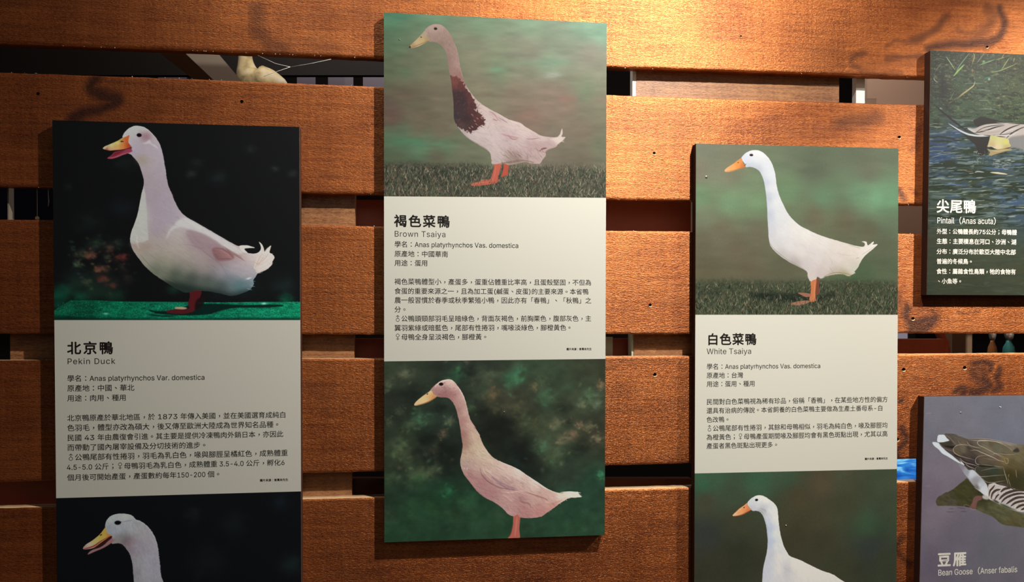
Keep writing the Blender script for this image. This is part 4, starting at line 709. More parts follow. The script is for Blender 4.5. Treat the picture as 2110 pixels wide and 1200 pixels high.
    cv.poly([(360, 262), (450, 260), (520, 262), (490, 300), (420, 285)], (38, 32, 30), soft=1.5)
    cv.poly([(300, 235), (380, 290), (480, 330), (510, 380), (560, 430), (600, 490), (520, 430), (430, 350), (350, 290)], (74, 62, 62), soft=1)
    cv.poly([(580, 415), (650, 460), (760, 500), (830, 540), (800, 575), (740, 570), (680, 530), (620, 480)], (52, 44, 42), soft=1)
    edge = (206, 190, 172)
    for q, w in [([(385, 108), (430, 140), (460, 165), (500, 215), (545, 250)], 3), ([(550, 180), (580, 225), (620, 245)], 3), ([(680, 205), (710, 245), (780, 275), (870, 290)], 7), ([(700, 178), (800, 185), (880, 182), (1000, 190), (1120, 210), (1240, 235), (1360, 245)], 8), ([(700, 165), (860, 160), (1000, 172), (1200, 210), (1370, 240)], 5),
                 ([(1330, 345), (1230, 270), (1120, 215), (1000, 192), (900, 190), (840, 195), (820, 215), (850, 255), (930, 290), (1040, 350), (1150, 410), (1200, 440)], 7), ([(780, 310), (700, 255), (600, 243), (530, 260), (492, 300), (505, 350), (560, 390), (640, 415), (720, 435), (790, 455)], 7), ([(720, 325), (800, 318), (880, 350), (960, 385), (1040, 420), (1120, 460), (1205, 480)], 9),
                 ([(990, 395), (880, 395), (820, 415), (795, 455), (805, 500), (850, 520), (920, 522), (1040, 535), (1120, 545), (1180, 548)], 7), ([(580, 418), (610, 460), (670, 495), (750, 515), (825, 538)], 9), ([(655, 505), (710, 545), (790, 575)], 9), ([(1190, 562), (1060, 565), (960, 580), (860, 605)], 4), ([(850, 540), (800, 560), (792, 610), (820, 660), (870, 682), (960, 678), (1100, 665), (1205, 660)], 6),
                 ([(890, 705), (930, 745), (980, 762), (1080, 758), (1210, 735)], 6), ([(1180, 560), (1200, 640), (1225, 720), (1245, 800)], 7), ([(1195, 430), (1240, 440), (1240, 495), (1210, 495), (1190, 430)], 5), ([(1100, 360), (1180, 375), (1260, 378), (1360, 372)], 4), ([(1040, 380), (1050, 365), (1100, 370), (1200, 420)], 5), ([(1240, 700), (1260, 760), (1280, 820)], 5), ([(1350, 580), (1355, 640), (1362, 700)], 5), ([(1255, 645), (1250, 690)], 5),
                 ([(900, 430), (1000, 445), (1190, 475)], 2), ([(1140, 235), (1230, 250), (1370, 262)], 3), ([(345, 285), (420, 315), (490, 335)], 3)]:
        cv.line(q, w, edge, .85)
    cv.poly([(500, 370), (560, 400), (600, 415), (590, 425), (520, 400)], (40, 32, 32), soft=1)
    cv.poly([(850, 520), (960, 530), (1060, 540), (1000, 550), (860, 545)], (30, 26, 24), soft=1.2, a=.8)
    cv.poly([(1310, 330), (1370, 290), (1400, 340), (1340, 350)], (60, 54, 50), soft=1.5)
    cv.line([(2150, 640), (2330, 430), (2400, 200), (2390, 20)], 210, (88, 76, 64), .97, taper=False)
    cv.dot(2400, -20, 140, 115, (78, 66, 56)); cv.poly([(2500, -90), (2590, -50), (2650, 0), (2640, 20), (2560, 30), (2490, 40)], (180, 110, 60)); cv.dot(2440, -50, 15, 15, (16, 12, 12))
    # barred flank
    fl = cv.mask([(975, 800), (1010, 780), (1060, 770), (1100, 790), (1160, 785), (1240, 810), (1340, 855), (1500, 900), (1800, 1000), (1900, 1150), (1600, 1180), (1370, 1160), (1250, 1110), (1120, 1060), (1040, 1020), (975, 985), (968, 900)], soft=.6)
    cv.paint(fl, (196, 186, 178))
    for q, w in [([(982, 955), (998, 880), (1030, 840), (1060, 800)], 20), ([(1012, 990), (1030, 915), (1080, 872), (1140, 858)], 25), ([(1060, 1000), (1090, 950), (1120, 925)], 16), ([(1110, 790), (1190, 800), (1260, 826), (1330, 862)], 16), ([(1140, 895), (1200, 852), (1280, 838)], 26), ([(1120, 1000), (1165, 950), (1240, 905), (1370, 872), (1500, 880)], 28),
                 ([(1150, 1040), (1200, 985), (1290, 940), (1400, 915), (1520, 920)], 24), ([(1215, 1060), (1290, 1010), (1380, 970), (1520, 965)], 26), ([(1280, 1090), (1340, 1045), (1430, 1020), (1540, 1010)], 24), ([(1350, 1120), (1420, 1080), (1540, 1060)], 24), ([(1420, 1140), (1500, 1110), (1600, 1100)], 24)]:
        cv.line(q, w * 1.55, (66, 52, 46), .95, clip=fl)
        cv.line([(x + 4, y + 16) for x, y in q], 7, (222, 214, 206), .6, clip=fl)
    cv.modulate(fl, .12, 4, 9, ang=.5, seed=96)
    cv.poly([(1030, 1000), (1080, 1010), (1130, 1050), (1080, 1040)], (26, 30, 22), soft=2, a=.8)
    cv.poly([(1130, 1050), (1200, 1070), (1300, 1120), (1370, 1150), (1300, 1135), (1180, 1090)], (44, 58, 38), soft=2, a=.8)
    cv.line([(975, 985), (1080, 1045), (1200, 1100), (1370, 1160), (1700, 1230)], 4, (160, 160, 120), .8)
    cv.poly([(890, 950), (930, 940), (985, 975), (960, 1000), (900, 985)], (186, 178, 170), soft=2)
    cv.poly([(885, 955), (830, 945), (790, 960), (765, 990), (755, 1030), (730, 1080), (725, 1110), (760, 1130), (800, 1120), (815, 1060), (830, 1020), (880, 1000)], (118, 82, 74), soft=1)
    cv.line([(800, 1010), (775, 1050), (760, 1100)], 12, (134, 100, 80), .5)
    cv.line([(720, 1105), (750, 1135), (800, 1135)], 4, (190, 170, 160), .8); cv.line([(620, 1105), (650, 1070), (700, 1080), (725, 1110)], 12, (122, 100, 98), .8)
    for q in ([(540, 1108), (600, 1115), (660, 1120)], [(430, 1125), (500, 1122)], [(385, 1168), (520, 1168)], [(585, 1160), (680, 1165)]): cv.line(q, 11, (86, 74, 76), .8, smooth=len(q) > 2)
    cv.line([(105, 812), (180, 812)], 3, (170, 170, 174), .8, smooth=False)
    cv.crop(1840, 780, 2.8571)
    cv.dot(632, 168, 5, 3, (220, 220, 220)); cv.line([(190, 206), (230, 204)], 1.5, (170, 170, 174), .8, smooth=False)
# ------------------------------------------------------------------ materials
def nodes(m): return m.node_tree.nodes, m.node_tree.links
def wood(name, light, dark, stain=(0.060, 0.022, 0.016), rough=0.42, coat=0.2, bump=0.5, grain=1.0, gl=None):
    m = bpy.data.materials.new(name); m.use_nodes = True; N, L = nodes(m); b = N['Principled BSDF']
    tc = N.new('ShaderNodeTexCoord')
    def noise(sc, detail=3.0, rough_=0.55, dist=0.0):
        mp = N.new('ShaderNodeMapping'); mp.inputs['Scale'].default_value = sc
        L.new(tc.outputs['Object'], mp.inputs['Vector'])
        n = N.new('ShaderNodeTexNoise'); n.inputs['Scale'].default_value = 1.0
        n.inputs['Detail'].default_value = detail; n.inputs['Roughness'].default_value = rough_
        n.inputs['Distortion'].default_value = dist
        L.new(mp.outputs[0], n.inputs['Vector']); return n.outputs['Fac']
    def mth(op, a, b_=None, clamp=False):
        n = N.new('ShaderNodeMath'); n.operation = op; n.use_clamp = clamp
        for i, v in enumerate((a, b_)):
            if v is None: continue
            if isinstance(v, (int, float)): n.inputs[i].default_value = v
            else: L.new(v, n.inputs[i])
        return n.outputs[0]
    streak = noise((7, 30, 170), 4)
    dash = noise((130, 400, 560), 2, 0.6, 0.7)
    fine = noise((300, 600, 1100), 1, 0.5, 0.5)
    saw = noise((150, 30, 5), 2, 0.5)
    band = noise((22, 10, 1.5), 2, 0.5)
    big = noise((2.2, 2, 5), 3, 0.6, 0.4)
    f = mth('MULTIPLY', mth('SUBTRACT', streak, 0.5), 1.1 * grain)
    f = mth('ADD', f, mth('MULTIPLY', mth('SUBTRACT', dash, 0.5), 1.5 * grain))
    f = mth('ADD', f, mth('MULTIPLY', mth('SUBTRACT', fine, 0.5), 0.7 * grain))
    f = mth('ADD', f, mth('MULTIPLY', mth('SUBTRACT', saw, 0.5), 0.28))
    f = mth('ADD', f, mth('MULTIPLY', mth('SUBTRACT', band, 0.5), 0.45))
    f = mth('ADD', f, mth('MULTIPLY', mth('SUBTRACT', big, 0.5), 1.0))
    f = mth('ADD', f, 0.55, True)
    mx = N.new('ShaderNodeMix'); mx.data_type = 'RGBA'
    mx.inputs['A'].default_value = (*dark, 1); mx.inputs['B'].default_value = (*light, 1)
    L.new(f, mx.inputs['Factor'])
    at = N.new('ShaderNodeAttribute'); at.attribute_name = 'stain'
    sf = mth('MULTIPLY', at.outputs['Fac'], mth('ADD', mth('MULTIPLY', dash, 0.9), 0.42), True)
    m2 = N.new('ShaderNodeMix'); m2.data_type = 'RGBA'; m2.inputs['B'].default_value = (*stain, 1)
    L.new(sf, m2.inputs['Factor']); L.new(mx.outputs['Result'], m2.inputs['A'])
    L.new(m2.outputs['Result'], b.inputs['Base Color'])
    h = mth('ADD', mth('MULTIPLY', dash, 1.0), mth('MULTIPLY', fine, 0.5))
    h = mth('ADD', h, mth('MULTIPLY', saw, 0.25))
    bp = N.new('ShaderNodeBump'); bp.inputs['Strength'].default_value = bump; bp.inputs['Distance'].default_value = 0.0015
    L.new(h, bp.inputs['Height']); L.new(bp.outputs[0], b.inputs['Normal'])
    b.inputs['Roughness'].default_value = rough; b.inputs['Coat Weight'].default_value = coat
    b.inputs['Coat Roughness'].default_value = 0.35
    if gl:
        b.inputs['Specular IOR Level'].default_value = 0.6
                                 # golden sheen of the varnished fibres
        g1 = N.new('ShaderNodeMix'); g1.data_type = 'RGBA'; g1.inputs['A'].default_value = (*gl[1], 1); g1.inputs['B'].default_value = (*gl[0], 1)
        L.new(f, g1.inputs['Factor'])
        g2 = N.new('ShaderNodeMix'); g2.data_type = 'RGBA'; g2.inputs['B'].default_value = (*gl[2], 1)
        L.new(sf, g2.inputs['Factor']); L.new(g1.outputs['Result'], g2.inputs['A'])
        gb = N.new('ShaderNodeBsdfGlossy'); gb.inputs['Roughness'].default_value = gl[3]
        L.new(g2.outputs['Result'], gb.inputs['Color']); L.new(bp.outputs[0], gb.inputs['Normal'])
        ms = N.new('ShaderNodeMixShader'); ms.inputs[0].default_value = 0.56
        L.new(b.outputs[0], ms.inputs[1]); L.new(gb.outputs[0], ms.inputs[2])
        L.new(ms.outputs[0], N['Material Output'].inputs['Surface'])
    return m
M_PLANK = wood('varnished_sawn_wood', (0.20, 0.030, 0.010), (0.07, 0.009, 0.004), stain=(0.03, 0.012, 0.010), rough=0.40, coat=0.0, bump=0.65,
               gl=((1.0, 0.37, 0.095), (0.30, 0.072, 0.020), (0.085, 0.030, 0.022), 0.49))
M_TOPEDGE = wood('lit_plank_top_edge', (0.80, 0.58, 0.34), (0.58, 0.36, 0.18), bump=0.15, grain=0.5)  # top faces made paler to stand in for strong light on them
M_SMOOTH = wood('smooth_varnished_wood', (0.50, 0.135, 0.070), (0.34, 0.085, 0.045), bump=0.05, grain=0.2, coat=0.1)
M_POST = wood('pale_sawn_post_wood', (0.46, 0.22, 0.095), (0.13, 0.045, 0.020), bump=0.25)
M_EDGE = mat('dark_board_core', lin(70, 46, 38), 0.75, 0.2)
M_LAM = mat('pale_laminate_edge', lin(176, 160, 140), 0.5)
M_PANEL = mat('cream_print', (0.675, 0.675, 0.612), 0.48, 0.35)
M_INK = mat('black_ink', (0.010, 0.007, 0.007), 0.5, 0.3)
M_WINK = mat('white_ink', (0.80, 0.79, 0.74), 0.5, 0.3)
M_DARK = mat('dark_paint', (0.010, 0.007, 0.006), 0.6, 0.2)
M_HOLE = mat('hole_black', (0.004, 0.002, 0.001), 0.9, 0.0)
M_RAW = mat('raw_wood_splinter', (0.75, 0.50, 0.28), 0.8)
M_STEEL = mat('screw_steel', (0.55, 0.54, 0.50), 0.3, metal=0.9)
M_WHITE = mat('white_panel', (0.86, 0.86, 0.84), 0.45)
M_PALE = mat('pale_green_panel', lin(190, 198, 176), 0.5)
M_TAUPE = mat('taupe_panel', lin(138, 116, 100), 0.4)
M_DEEP = mat('dark_brown_board', lin(74, 40, 30), 0.35)
M_GREYBEAM = mat('grey_painted_beam', lin(126, 116, 104), 0.7)
M_LILAC = mat('lilac_tile', lin(104, 92, 108), 0.5)
M_NAVY = mat('navy_void', (0.004, 0.006, 0.020), 0.6, 0.2)
M_THREAD = mat('pale_thread', lin(190, 176, 150), 0.8)
M_WEB = mat('cobweb', (0.8, 0.78, 0.72), 0.6)
def noise_mat(name, stops, scale, rough=0.6, emit=0.0, dist=0.0):
    m = bpy.data.materials.new(name); m.use_nodes = True; N, L = nodes(m); b = N['Principled BSDF']
    tc = N.new('ShaderNodeTexCoord'); mp = N.new('ShaderNodeMapping'); mp.inputs['Scale'].default_value = scale
    n = N.new('ShaderNodeTexNoise'); n.inputs['Scale'].default_value = 1; n.inputs['Detail'].default_value = 4
    n.inputs['Distortion'].default_value = dist
    r = N.new('ShaderNodeValToRGB'); e = r.color_ramp.elements
    while len(e) < len(stops): e.new(0.5)
    for k, (p, c) in enumerate(stops): e[k].position = p; e[k].color = (*c, 1)
    L.new(tc.outputs['Object'], mp.inputs[0]); L.new(mp.outputs[0], n.inputs['Vector'])
    L.new(n.outputs['Fac'], r.inputs[0]); L.new(r.outputs[0], b.inputs['Base Color'])
    b.inputs['Roughness'].default_value = rough
    if emit: L.new(r.outputs[0], b.inputs['Emission Color']); b.inputs['Emission Strength'].default_value = emit
    return m
M_SCREEN = noise_mat('lit_blue_screen', [(0.30, lin(20, 80, 170)), (0.46, lin(50, 130, 210)), (0.60, lin(150, 225, 250)), (0.8, lin(235, 250, 255))], (16, 16, 60), 0.2, 1.0, 1.0)
M_PLUMAGE = noise_mat('cream_plumage', [(0.3, lin(120, 104, 76)), (0.5, lin(196, 176, 128)), (0.75, lin(214, 206, 186))], (30, 30, 30), 0.85)

# ------------------------------------------------------------------ slatted wall
STAIN = []                 # (photo points, width px, strength)
def z(ox, oy, s, pts): return [(ox + x / s, oy + y / s) for x, y in pts]
STAIN += [([(527, 20), (535, 60), (556, 88), (584, 104), (590, 122)], 22, .42),
          ([(203, 158), (196, 168), (184, 184), (204, 192), (230, 201), (242, 206), (232, 215), (212, 224), (176, 234), (150, 246)], 20, .8),
          (z(1240, 10, 2.425, [(1540, 175), (1600, 160), (1670, 120), (1720, 60)]), 13, .55),
          (z(1240, 10, 2.425, [(1985, 20), (2015, 80), (1995, 150), (1930, 190), (1830, 195), (1720, 205), (1640, 218)]), 17, .75),
          (z(1240, 10, 2.425, [(1880, 160), (1930, 110), (1960, 50), (1930, 20)]), 22, .45),
          (z(1240, 10, 2.425, [(1300, 235), (1245, 262), (1240, 300), (1290, 318)]), 10, .5),
          (z(1240, 10, 2.425, [(1420, 268), (1520, 262), (1620, 255), (1640, 275)]), 12, .5),
          (z(1240, 10, 2.425, [(1430, 210), (1480, 180), (1560, 190)]), 8, .4),
          (z(1240, 10, 2.425, [(1300, 330), (1400, 345), (1500, 340)]), 9, .35),
          (z(1240, 10, 2.425, [(1780, 130), (1840, 150), (1880, 120)]), 10, .35),
          (z(1240, 10, 2.425, [(1190, 590), (1250, 580), (1320, 575), (1380, 560)]), 24, .5),
          (z(1240, 10, 2.425, [(1590, 590), (1580, 660), (1560, 720)]), 14, .4),
          ([(1853, 392), (1860, 408)], 14, .7), ([(1880, 392), (1890, 400)], 8, .4),
          (z(1840, 600, 5, [(150, 170), (130, 240), (170, 330), (260, 340), (380, 300), (440, 280)]), 17, .8),
          (z(1840, 600, 5, [(200, 380), (300, 400), (370, 380), (420, 330)]), 20, .75), (z(1840, 600, 5, [(80, 30), (70, 120), (120, 200)]), 12, .35),
          (z(1840, 600, 5, [(640, 215), (800, 225), (900, 212)]), 5, .6), (z(1840, 600, 5, [(400, 215), (440, 240)]), 6, .6),
          (z(1840, 600, 5, [(850, 740), (930, 725), (1000, 770), (1010, 810)]), 12, .85),
          (z(1840, 600, 5, [(860, 780), (930, 820), (960, 880), (900, 940), (860, 900), (820, 830)]), 20, .6),
          (z(1840, 600, 5, [(940, 900), (980, 980), (900, 1040), (800, 1050)]), 18, .75),
          (z(1840, 600, 5, [(1110, 800), (1085, 900), (1095, 980), (1020, 1040)]), 12, .9),
          (z(1840, 600, 5, [(630, 1040), (690, 1000), (750, 1020), (700, 1060)]), 12, .8),
          (z(1840, 600, 5, [(60, 1150), (110, 1140)]), 8, .7), ([(1856, 880), (1866, 905), (1858, 925)], 12, .7), ([(1852, 930), (1856, 945)], 9, .9),
          ([(1860, 1105), (1852, 1140), (1870, 1165)], 12, .55), ([(1884, 1050), (1890, 1100)], 6, .4), ([(1290, 480), (1330, 500)], 9, .15), ([(660, 355), (700, 362)], 9, .2)]
STAIN_W = [([(P(x, y).x, P(x, y).z) for x, y in pts], w_ * 0.00125, min(1, s * 1.35)) for pts, w_, s in STAIN]

TOPS = {2: [(15, 150), (400, 163.4), (790, 179.5), (1250, 195.5), (1500, 204.5), (1650, 209), (1905, 216.4)],
        3: [(15, 453), (110, 453.4), (620, 464), (1250, 475.6), (1423, 477.5), (1900, 482)],
        4: [(15, 743), (620, 739.8), (790, 739.5), (1250, 735), (1420, 734), (1850, 730.3), (2095, 728.5)],
        5: [(15, 1047.6), (110, 1045), (620, 1029.8), (790, 1025), (1250, 1009.8), (1425, 1005), (1850, 994)]}
BOTS = {1: [(15, 88.5), (400, 102.7), (778, 118.5), (1250, 137.3), (1500, 144.6), (1650, 150), (1905, 158.7)],
        2: [(15, 384), (620, 397), (778, 399.5), (1250, 410.7), (1423, 413.4), (1900, 421.8)],
        3: [(15, 687.5), (620, 689), (778, 690), (1250, 688.5), (1420, 689), (1850, 687), (2095, 687.7)],
        4: [(15, 993.5), (620, 975.5), (780, 972), (1250, 959.6), (1425, 955), (1850, 946.6)]}
def edge(pts, xs):
    q = np.array([(P(x, y).x, P(x, y).z) for x, y in pts]); return np.interp(xs, q[:, 0], q[:, 1])
XS = np.linspace(-1.30, 1.95, 813); TH = 0.024
e = {}
for k in BOTS: e[('b', k)] = edge(BOTS[k], XS)
for k in TOPS: e[('t', k)] = edge(TOPS[k], XS)
e[('t', 1)] = e[('b', 1)] + 0.236
e[('b', 0)] = e[('t', 1)] + 0.058; e[('t', 0)] = e[('b', 0)] + 0.235
e[('b', 5)] = e[('t', 5)] - 0.236
e[('t', 6)] = e[('b', 5)] - 0.060; e[('b', 6)] = e[('t', 6)] - 0.235

wall = empty('wall_front', (0.3, 0, 1.5)); tag(wall, kind='structure')
wall['label'] = 'wall of wide varnished orange brown planks with open gaps'
def keep(o, parent):
    o.parent = parent; o.matrix_parent_inverse = Matrix.Translation(-Vector(parent.location)); return o
def plank(k):
    zb, zt = e[('b', k)].copy(), e[('t', k)].copy(); rng = np.random.RandomState(k)
    n = len(XS); ro = 0.0006
    zb += (vnoise(XS / 0.012, XS * 0, 60 + k) - .5) * ro * 1.6; zt += (vnoise(XS / 0.012, XS * 0, 80 + k) - .5) * ro
    NZ = 58; u = np.linspace(0, 1, NZ); c = 0.0012
    Zf = (zb + c)[None, :] * (1 - u[:, None]) + (zt - c)[None, :] * u[:, None]
    Xf = np.repeat(XS[None, :], NZ, 0)
    warp = 0.02
    wx = (fbm(Xf / .035, Zf / .035, 7 + k, 3) - .5) * warp; wz = (fbm(Xf / .035, Zf / .02, 17 + k, 3) - .5) * warp * .7
    st = np.zeros(Xf.shape)
    for pts, w_, s in STAIN_W:
        q = spline(pts, 4, False) if len(pts) > 2 else np.array(pts)
        if q[:, 1].max() < Zf.min() - .05 or q[:, 1].min() > Zf.max() + .05: continue
        d = np.full(Xf.shape, 9.0)
        for i in range(len(q) - 1):
            ax, az = q[i]; bx, bz = q[i + 1]; L2 = (bx - ax) ** 2 + (bz - az) ** 2 + 1e-9
            t = np.clip(((Xf + wx - ax) * (bx - ax) + (Zf + wz - az) * (bz - az)) / L2, 0, 1)
            d = np.minimum(d, np.hypot(Xf + wx - ax - t * (bx - ax), Zf + wz - az - t * (bz - az)))
        st = np.maximum(st, s * np.clip(1.25 - d / (w_ * .62), 0, 1) ** .8)
    amb = fbm(Xf / .22, Zf / .05, 31 + k, 4)
    st = np.clip(np.maximum(st, np.clip((amb - .60) * 2.0, 0, .22)), 0, 1)
    Yf = np.zeros(Xf.shape)
    rows = [(Xf[i], Yf[i], Zf[i]) for i in range(NZ)]
    rows = [(XS, XS * 0 + TH, zb), (XS, XS * 0 + .0010, zb)] + rows + [(XS, XS * 0 + .0010, zt), (XS, XS * 0 + TH, zt)]
    R = len(rows); V = np.zeros((R * n, 3))
    for i, (a, b, c_) in enumerate(rows): V[i * n:(i + 1) * n] = np.stack([a, b, c_], 1)
    ii, jj = np.meshgrid(np.arange(R - 1), np.arange(n - 1), indexing='ij')
    a = (ii * n + jj).ravel(); Fq = np.stack([a, a + 1, a + n + 1, a + n], 1)
    back = [(R - 1) * n + j for j in (0,)]
    Fb = np.array([[(R - 1) * n + j, (R - 1) * n + j + 1, j + 1, j] for j in range(n - 1)])
    Fq = np.concatenate([Fq, Fb])
    me = bpy.data.meshes.new('plank'); me.vertices.add(len(V)); me.vertices.foreach_set('co', V.ravel())
    me.loops.add(Fq.size); me.loops.foreach_set('vertex_index', Fq.ravel().astype(np.int32))
    me.polygons.add(len(Fq)); me.polygons.foreach_set('loop_start', np.arange(0, Fq.size, 4, dtype=np.int32))
    me.update(calc_edges=True); me.validate()
    at = me.attributes.new('stain', 'FLOAT', 'POINT'); S_ = np.zeros(R * n)
    S_[2 * n:(R - 2) * n] = st.ravel(); at.data.foreach_set('value', S_)
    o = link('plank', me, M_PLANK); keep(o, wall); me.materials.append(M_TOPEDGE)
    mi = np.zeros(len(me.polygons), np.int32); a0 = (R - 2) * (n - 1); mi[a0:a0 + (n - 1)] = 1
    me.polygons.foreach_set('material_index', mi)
    return o
planks = [plank(k) for k in range(7)]

# short backing blocks behind the gaps
def back(name, x0, yt, x1, yb, y0, y1, m): return keep(box_px(name, x0, yt, x1, yb, y0, y1, m), wall)
back('backing_block', 540, 385, 731.5, 480, TH, TH + .030, M_POST)
back('backing_block', 540, 672, 730.0, 757, TH, TH + .024, M_POST)
back('backing_block', 540, 958, 725.0, 1045, TH, TH + .018, M_POST)
back('backing_block', 21.0, 670, 200, 760, TH, TH + .03, M_POST)
back('backing_block', -60, 975, 200, 1060, TH + .05, TH + .07, M_SMOOTH)
back('backing_block', 1311, 120, 1729, 232, TH, TH + .03, M_POST)
back('backing_block', 1306.5, 672, 1520, 755, TH, TH + .03, M_POST)
# second layer of planks, further back
back('rear_plank', 300, 412, 1426.5, 650, .075, .095, M_SMOOTH)
back('rear_plank', 430, 698, 1300, 900, .075, .095, M_SMOOTH)
back('rear_plank', 260, 987, 1424.5, 1180, .085, .105, M_DEEP)
back('rear_plank', 1838, 699, 1946, 900, .11, .13, M_SMOOTH)
back('rear_plank', -150, 40, 800, 155, .85, .87, M_DARK)
for x0, x1 in ((-30, 36), (62, 125), (150, 215), (238, 306), (326, 384)):
    back('tile', x0, 138, x1, 200, 1.2, 1.21, M_LILAC)
for x0, x1 in ((612, 650), (676, 728), (748, 800)): back('tile', x0, 150, x1, 220, 1.2, 1.21, M_LILAC)
# thin strips and panels seen through the gaps
def trim(name, label, cat, *a): o = box_px(name, *a); return tag(o, label, cat)
trim('edge_strip', 'bright white vertical strip in the top gap beside the long brown block', 'strip', 1303.5, 120, 1310.8, 232, TH + .001, TH + .02, M_WHITE)
trim('edge_strip', 'thin dull grey vertical strip left of the brown block in the gap beside White Tsaiya', 'strip', 1301.5, 670, 1305.5, 757, TH + .002, TH + .03, M_PALE)
trim('edge_strip', 'thin pale vertical line left of the White Tsaiya photograph behind the gap', 'strip', 1426.8, 405, 1428.6, 492, TH + .02, TH + .03, M_LAM)
trim('edge_strip', 'thin grey vertical strip at the far left of the navy gap', 'strip', 15.4, 370, 18.2, 470, TH + .002, TH + .02, M_GREYBEAM)
trim('upright_board', 'pale green white upright board in the top gap left of the taupe panel', 'board', 1764, 130, 1782, 235, .030, .045, M_WHITE)
trim('taupe_panel', 'smooth taupe panel behind the gaps between White Tsaiya and Pintail signs', 'panel', 1786, 90, 2060, 640, .50, .515, M_TAUPE)
trim('white_card', 'small pointed white card at the foot of the taupe panel', 'card', 1783, 203, 1806, 228, .07, .074, M_WHITE)
trim('pale_panel', 'pale grey green panel in the gap right of the Brown Tsaiya sign', 'panel', 1225, 695, 1262.5, 757, .05, .06, M_PALE)
trim('navy_void', 'dark navy sheet standing in for the dark void behind the gap left of the Pekin Duck sign', 'panel', -120, 330, 240, 500, .5, .52, M_NAVY)  # dark sheet in place of the unlit opening
trim('blue_screen', 'glowing blue and white screen in the gap left of the Bean Goose sign', 'screen', 1800, 938, 1887.5, 1000, .09, .10, M_SCREEN)
trim('frosted_pane', 'small lavender pane with an added glow above the rear plank in the right gap', 'pane', 1800, 680, 1870, 698, .25, .255, mat('lavender_glow_glass', lin(190, 186, 206), 0.3, emit=lin(150, 150, 170), estr=0.5))  # emission gives the pane its brightness; it is no lamp
trim('dark_pane', 'small dark teal pane beside the lavender pane in the right gap', 'pane', 1871, 680, 1887, 698, .25, .255, mat('teal_glass', lin(40, 58, 62), 0.2))
trim('cardboard_box', 'plain brown upright box seen in the gap under the Pintail sign', 'box', 1962, 640, 2003, 790, .30, .36, mat('brown_card', lin(104, 82, 60), 0.8))
shelf = trim('display_shelf', 'dark shelf behind the planks carrying the box and bottles', 'shelf', 1900, 788, 2300, 800, .20, .46, M_DARK)
# curved wooden bracket
br = tube('curved_bracket', [P(1925, 660, .2), P(1938, 690, .2), P(1946, 705, .2), P(1949, 730, .2), P(1949, 800, .2)], .011, M_SMOOTH, seg=10)
tag(br, 'curved brown wooden bracket left of the brown box in the gap', 'bracket')
# bottles
def bottle(px, w_, glass, label, top):
    base = P(px, 788, .26); s = (P(px + w_ / 2, 700, .26) - P(px, 700, .26)).length; zt = P(px, top, .26).z - base.z
    root = empty('bottle', base); tag(root, label, 'bottle')
    h = P(px, 712, .26).z - base.z
    b_ = lathe('bottle_body', [(s * .7, .002), (s, .012), (s, h * .75), (s * .85, h * .95), (s * .45, h * 1.08), (s * .42, h * 1.15)], (0, 0, 0), glass, root)
    lathe('bottle_cap', [(s * .5, h * 1.15), (s * .62, h * 1.2), (s * .75, h * 1.3), (s * .5, h * 1.36), (s * .7, h * 1.5), (s * .35, h * 1.62)], (0, 0, 0), M_STEEL, root, 12)
bottle(2044, 17, mat('amber_glass', lin(150, 104, 62), 0.15), 'amber bottle with a dull silver stopper under the Pintail sign', 690)
bottle(2078, 22, mat('teal_ceramic', lin(70, 150, 150), 0.15), 'teal bottle with a shiny silver stopper near the right edge', 688)

# grey diagonal beam
def beam():
    v = []
    for (x, y) in ((150, -70), (620, 352)):
        dy = y - 112; sl = 1.05
        A = P(333 + dy * 1.37 / sl * .97, y, .36); B = P(384 + dy * 1.06, y, .30); C_ = P(451 + dy * .85, y, .30); D = P(451 + dy * .85, y, .37)
        v += [A, B, C_, D]
    f = [(0, 1, 2, 3), (7, 6, 5, 4), (0, 4, 5, 1), (1, 5, 6, 2), (2, 6, 7, 3), (3, 7, 4, 0)]
    o = mesh('diagonal_beam', v, f, M_GREYBEAM); tag(o, 'grey painted beam slanting behind the top gap beside the mounted duck', 'beam')
beam()
# mounted duck behind the top gap
def mounted_duck():
    Y = .55; pts = [(590, 188, .006), (580, 180, .024), (562, 177, .042), (540, 175, .050), (522, 168, .045), (511, 152, .032), (507, 134, .022), (505, 116, .018), (501, 100, .019), (494, 88, .023), (486, 86, .020), (479, 88, .010)]
    base = P(545, 176, Y)
    q = spline([(x, y, r * 1000) for x, y, r in pts], 4, False)
    o = tube('mounted_duck', [P(a, b, Y) - base for a, b, r in q], [float(r) / 1000 for a, b, r in q], M_PLUMAGE, None, 18)
    o.location = base
    tag(o, 'cream mounted duck standing behind the top gap left of Brown Tsaiya', 'duck')
    b = P(474, 90, Y) - base
    lathe('bill', [(.008, 0), (.010, .008), (.009, .022), (.003, .036)], (0, 0, 0), mat('bill_yellow', lin(190, 150, 70), .5), o, 10)
    bl = [c for c in o.children][-1]; bl.location = b; bl.rotation_euler = (0, -1.75, 0)
    e_ = lathe('eye', [(.001, -.003), (.003, 0), (.001, .003)], tuple(P(493, 82, Y) - base + Vector((0, -.023, 0))), M_HOLE, o, 8)
mounted_duck()
